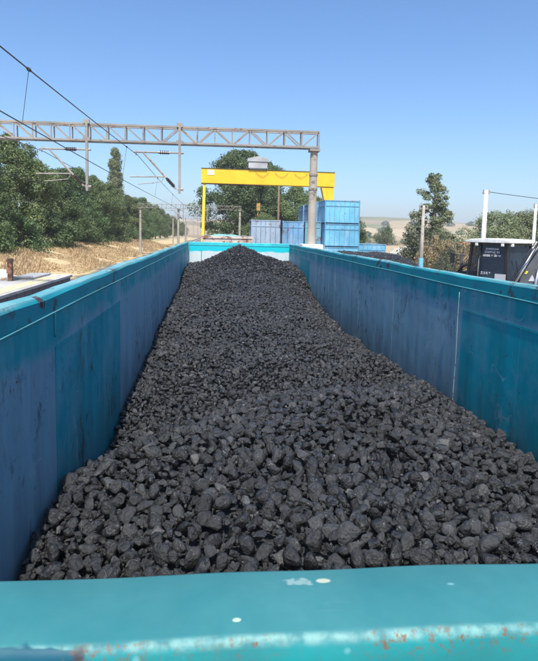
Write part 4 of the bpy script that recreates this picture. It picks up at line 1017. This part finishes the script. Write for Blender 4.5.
# ------------------------------------------------------------------ excavator
ex = thing('backhoe_excavator', 'black excavator with white roofed cab parked beyond the right wagon wall', 'excavator', (9.12, 16.75, 0), R(-60))
def E(name, material, fn, parent=ex, bevel=0, **k):
    b = MB(); fn(b); return b.build(name, material, parent, bevel, **k)
E('chassis', M['black'], lambda b: (b.box((-3.4, 0.35, 0.7), (0.5, 1.15, 1.15)), b.box((-1.4, 0.05, 1.15), (0.15, 1.45, 1.745))), bevel=0.03)
def wheel(x, y, r_, w_):
    o = E('wheel', M['tyre'], lambda b: b.tube([(x, y, r_), (x, y+0.06, r_), (x, y+w_-0.06, r_), (x, y+w_, r_)], [r_*0.9, r_, r_, r_*0.9], 28))
    E('rim', M['cream'], lambda b: b.tube([(x, y-0.01, r_), (x, y+w_+0.01, r_)], r_*0.48, 20), o)
wheel(-0.9, -0.35, 0.72, 0.42); wheel(-0.9, 1.42, 0.72, 0.42); wheel(-3.0, -0.2, 0.55, 0.32); wheel(-3.0, 1.35, 0.55, 0.32)
E('hood', M['black'], lambda b: b.prism([(-3.6, 1.15), (-1.5, 1.15), (-1.5, 2.45), (-2.0, 2.42), (-3.3, 2.15), (-3.6, 1.9)], 'y', 0.28, 1.22), bevel=0.04)
E('fender', M['black'], lambda b: b.tube([(-1.9, -0.12, 1.5), (-1.75, -0.12, 2.3), (-1.55, -0.12, 2.62), (-1.35, -0.12, 2.7)], 0.05, 8))
E('exhaust', M['darkgrey'], lambda b: b.tube([(-1.95, 0.4, 2.3), (-1.95, 0.4, 3.05)], 0.05, 10))
E('mirror', M['black'], lambda b: (b.tube([(-1.5, -0.02, 3.0), (-1.85, -0.2, 3.02)], 0.015, 6), b.box((-1.95, -0.24, 2.72), (-1.80, -0.2, 3.05))))
E('loader_arm', M['black'], lambda b: [b.bar((-1.7, y, 2.1), (-4.3, y, 1.3), 0.14, 0.24) for y in (0.0, 1.42)])
E('loader_bucket', M['darkgrey'], lambda b: b.prism([(-4.3, 0.5), (-4.9, 0.35), (-5.2, 0.5), (-5.1, 1.3), (-4.35, 1.45)], 'y', -0.35, 1.85), bevel=0.03)
# cab: tapering pillars, tinted panes, white roof
zc0, zc1 = 1.75, 3.44
def quadbox(b, p, th):
    """slab from four corner points with thickness along its normal"""
    p = [Vector(q) for q in p]; nn = (p[1]-p[0]).cross(p[3]-p[0]).normalized()*th; n0 = len(b.v)
    for q in p: b.v.append(q)
    for q in p: b.v.append(q+nn)
    for k in ((3, 2, 1, 0), (4, 5, 6, 7), (0, 1, 5, 4), (1, 2, 6, 5), (2, 3, 7, 6), (3, 0, 4, 7)): b.f.append([n0+i for i in k])
LB, LT = -1.42, -1.32; RB, RT = 0.06, -0.06; FB, FT = -0.03, 0.05; BB, BT = 1.48, 1.40
cab = E('cab', M['black'], lambda b: [b.bar(p, q, 0.075) for p, q in (((LB, FB, zc0), (LT, FT, zc1)), ((RB, FB, zc0), (RT, FT, zc1)), ((-0.95, FB-0.01, zc0), (-0.98, FT-0.01, zc1)), ((LB, BB, zc0), (LT, BT, zc1)), ((RB, BB, zc0), (RT, BT, zc1)), ((LB, FB, zc0+0.04), (RB, FB, zc0+0.04)), ((RB, FB, zc0+0.04), (RB, BB, zc0+0.04)), ((LT, FT, zc1-0.03), (RT, FT, zc1-0.03)), ((RT, FT, zc1-0.03), (RT, BT, zc1-0.03)), ((LB, BB, zc0+0.04), (RB, BB, zc0+0.04)), ((LB, FB, zc0+0.04), (LB, BB, zc0+0.04)))])
E('side_window', M['tint'], lambda b: quadbox(b, [(-0.95, FB, zc0+0.08), (RB-0.04, FB, zc0+0.08), (RT-0.04, FT, zc1-0.07), (-0.97, FT, zc1-0.07)], 0.012), cab)
E('door_window', M['tintclear'], lambda b: quadbox(b, [(LB+0.04, FB, zc0+0.08), (-1.0, FB, zc0+0.08), (-1.02, FT, zc1-0.07), (LT+0.04, FT, zc1-0.07)], 0.012), cab)
E('rear_window', M['tint'], lambda b: quadbox(b, [(RB, FB+0.04, zc0+0.08), (RB, BB-0.04, zc0+0.08), (RT, BT-0.04, zc1-0.07), (RT, FT+0.04, zc1-0.07)], 0.012), cab)
E('far_window', M['tintclear'], lambda b: quadbox(b, [(LB+0.04, BB, zc0+0.08), (RB-0.04, BB, zc0+0.08), (RT-0.04, BT, zc1-0.07), (LT+0.04, BT, zc1-0.07)], 0.012), cab)
E('front_window', M['tintclear'], lambda b: quadbox(b, [(LB, FB+0.04, zc0+0.5), (LB, BB-0.04, zc0+0.5), (LT, BT-0.04, zc1-0.07), (LT, FT+0.04, zc1-0.07)], 0.012), cab)
E('roof', M['whitepaint'], lambda b: b.prism([(-1.50, zc1), (0.14, zc1), (0.14, zc1+0.07), (-0.1, zc1+0.125), (-0.7, zc1+0.15), (-1.3, zc1+0.115), (-1.50, zc1+0.05)], 'y', -0.12, 1.52), bevel=0.02)
E('grab_handle', M['chrome'], lambda b: b.tube([(-0.93, -0.09, 2.2), (-0.93, -0.12, 2.3), (-0.94, -0.10, 2.9), (-0.94, -0.03, 3.0)], 0.014, 6), smooth=True)
E('wiper', M['black'], lambda b: b.tube([(0.09, 0.7, 2.0), (0.06, 0.4, 2.9)], 0.012, 6))
for x, y in ((-0.12, -0.1), (0.12, 0.05), (0.12, 1.35), (-1.05, -0.1)):
    E('work_lamp', M['whitepaint'], lambda b: b.box((x-0.045, y-0.03, zc1-0.10), (x+0.045, y+0.03, zc1-0.012)), bevel=0.01)

E('seat', M['darkgrey'], lambda b: (b.box((-1.0, 0.5, 1.76), (-0.5, 0.95, 2.2)), b.box((-0.6, 0.5, 2.203), (-0.48, 0.95, 2.85))), cab)
# lettering stuck to the side pane
def text_on(s, x, z, size, bend=0.0):
    cu = bpy.data.curves.new('lettering', 'FONT'); cu.body = s; cu.size = size; cu.extrude = 0.002; cu.align_x = 'CENTER'; cu.space_character = 1.02; cu.offset = 0.004
    cu.materials.append(M['decal']); tmp = bpy.data.objects.new('tmp', cu); COL.objects.link(tmp)
    bpy.context.view_layer.update(); me = bpy.data.meshes.new_from_object(tmp); bpy.data.objects.remove(tmp)
    o = bpy.data.objects.new('lettering', me); COL.objects.link(o); o.parent = cab; o.location = (x, FB-0.006+(z-zc0)/(zc1-zc0)*(FT-FB)-0.012, z)
    o.rotation_euler = (R(87), 0, 0); return o
text_on('ZONGULDAK', -0.55, 3.22, 0.075); text_on('ZAMBAK IN', -0.55, 3.11, 0.10); text_on('AKSER 66 İM W', -0.55, 3.00, 0.09)
E('sill_plate', M['decal'], lambda b: (b.box((-0.34, FB-0.05, 2.28), (0.03, FB-0.03, 2.46)),), cab)
text_on('Z 5 K 9', -0.72, 2.42, 0.11)
E('beacon', M['signyellow'], lambda b: b.box((0.22, -0.12, 2.14), (0.36, 0.0, 2.26)), bevel=0.01)
# rear digging boom rising to the right
bm_ = E('boom', M['darkgrey'], lambda b: b.prism([(0.55, 1.3), (1.15, 1.3), (1.30, 2.3), (1.75, 3.3), (2.55, 4.6), (2.4, 4.9), (2.15, 4.85), (1.15, 3.35), (0.62, 2.4)], 'y', 0.28, 0.62), bevel=0.025)
E('boom_side_stripe', M['red'], lambda b: b.prism([(1.10, 1.5), (1.18, 1.5), (1.34, 2.3), (1.80, 3.3), (1.72, 3.3), (1.25, 2.3)], 'y', 0.25, 0.277), bm_)
E('hydraulic_cylinder', M['chrome'], lambda b: (b.tube([(0.30, 0.18, 1.9), (0.95, 0.18, 3.3)], 0.055, 12), b.tube([(0.95, 0.18, 3.3), (1.5, 0.2, 4.3)], 0.035, 12), b.tube([(0.98, 0.2, 1.7), (1.12, 0.2, 2.7)], 0.045, 12)), bm_, smooth=True)
E('hydraulic_hose', M['black'], lambda b: [b.tube([(0.2+0.07*k, 0.16, 1.9), (0.32+0.06*k, 0.12, 2.35), (0.62+0.07*k, 0.12, 2.9), (1.0+0.07*k, 0.14, 3.6)], 0.014, 6) for k in range(3)], bm_, smooth=True)
E('warning_triangle', M['decal'], lambda b: b.prism([(0.86, 2.30), (1.06, 2.30), (0.96, 2.50)], 'y', 0.258, 0.277), bm_)
E('yellow_sticker', M['signyellow'], lambda b: b.prism([(0.74, 2.52), (0.80, 2.52), (0.84, 2.61), (0.78, 2.61)], 'y', 0.262, 0.277), bm_)
E('swing_frame', M['black'], lambda b: (b.box((0.15, 0.1, 1.0), (0.6, 1.3, 1.95)), b.box((0.5, 0.25, 1.1), (0.9, 0.75, 1.9))), bevel=0.03)
E('dipper_arm', M['darkgrey'], lambda b: b.bar((2.35, 0.45, 4.75), (3.3, 0.45, 2.6), 0.2, 0.3), bm_, bevel=0.02)
E('digging_bucket', M['darkgrey'], lambda b: b.prism([(3.1, 2.5), (3.5, 2.6), (3.7, 2.1), (3.4, 1.7), (3.0, 1.9)], 'y', 0.15, 0.75), bm_, bevel=0.02)
pv = Vector((0.55, 0.45, 0)); bm_.rotation_euler = (0, 0, R(42)); bm_.location = Vector((-0.25, -0.35, 0)) + pv - Matrix.Rotation(R(42), 3, 'Z') @ pv

# ------------------------------------------------------------------ thin summer haze
hz = MB(); hz.box((-5300, -1000, -3), (5300, 5300, 95)); ho = hz.build('haze', M['wire'])
hm = bpy.data.materials.new('haze'); hm.use_nodes = True; hn = hm.node_tree; hn.nodes.remove(hn.nodes['Principled BSDF'])
pvn = hn.nodes.new('ShaderNodeVolumePrincipled'); pvn.inputs['Color'].default_value = (0.92, 0.93, 0.95, 1); pvn.inputs['Density'].default_value = 0.0004; pvn.inputs['Anisotropy'].default_value = 0.0
hn.links.new(pvn.outputs[0], hn.nodes['Material Output'].inputs['Volume']); ho.data.materials.clear(); ho.data.materials.append(hm)
tag(ho, 'thin pale summer haze over the distant fields', 'haze', kind='stuff')
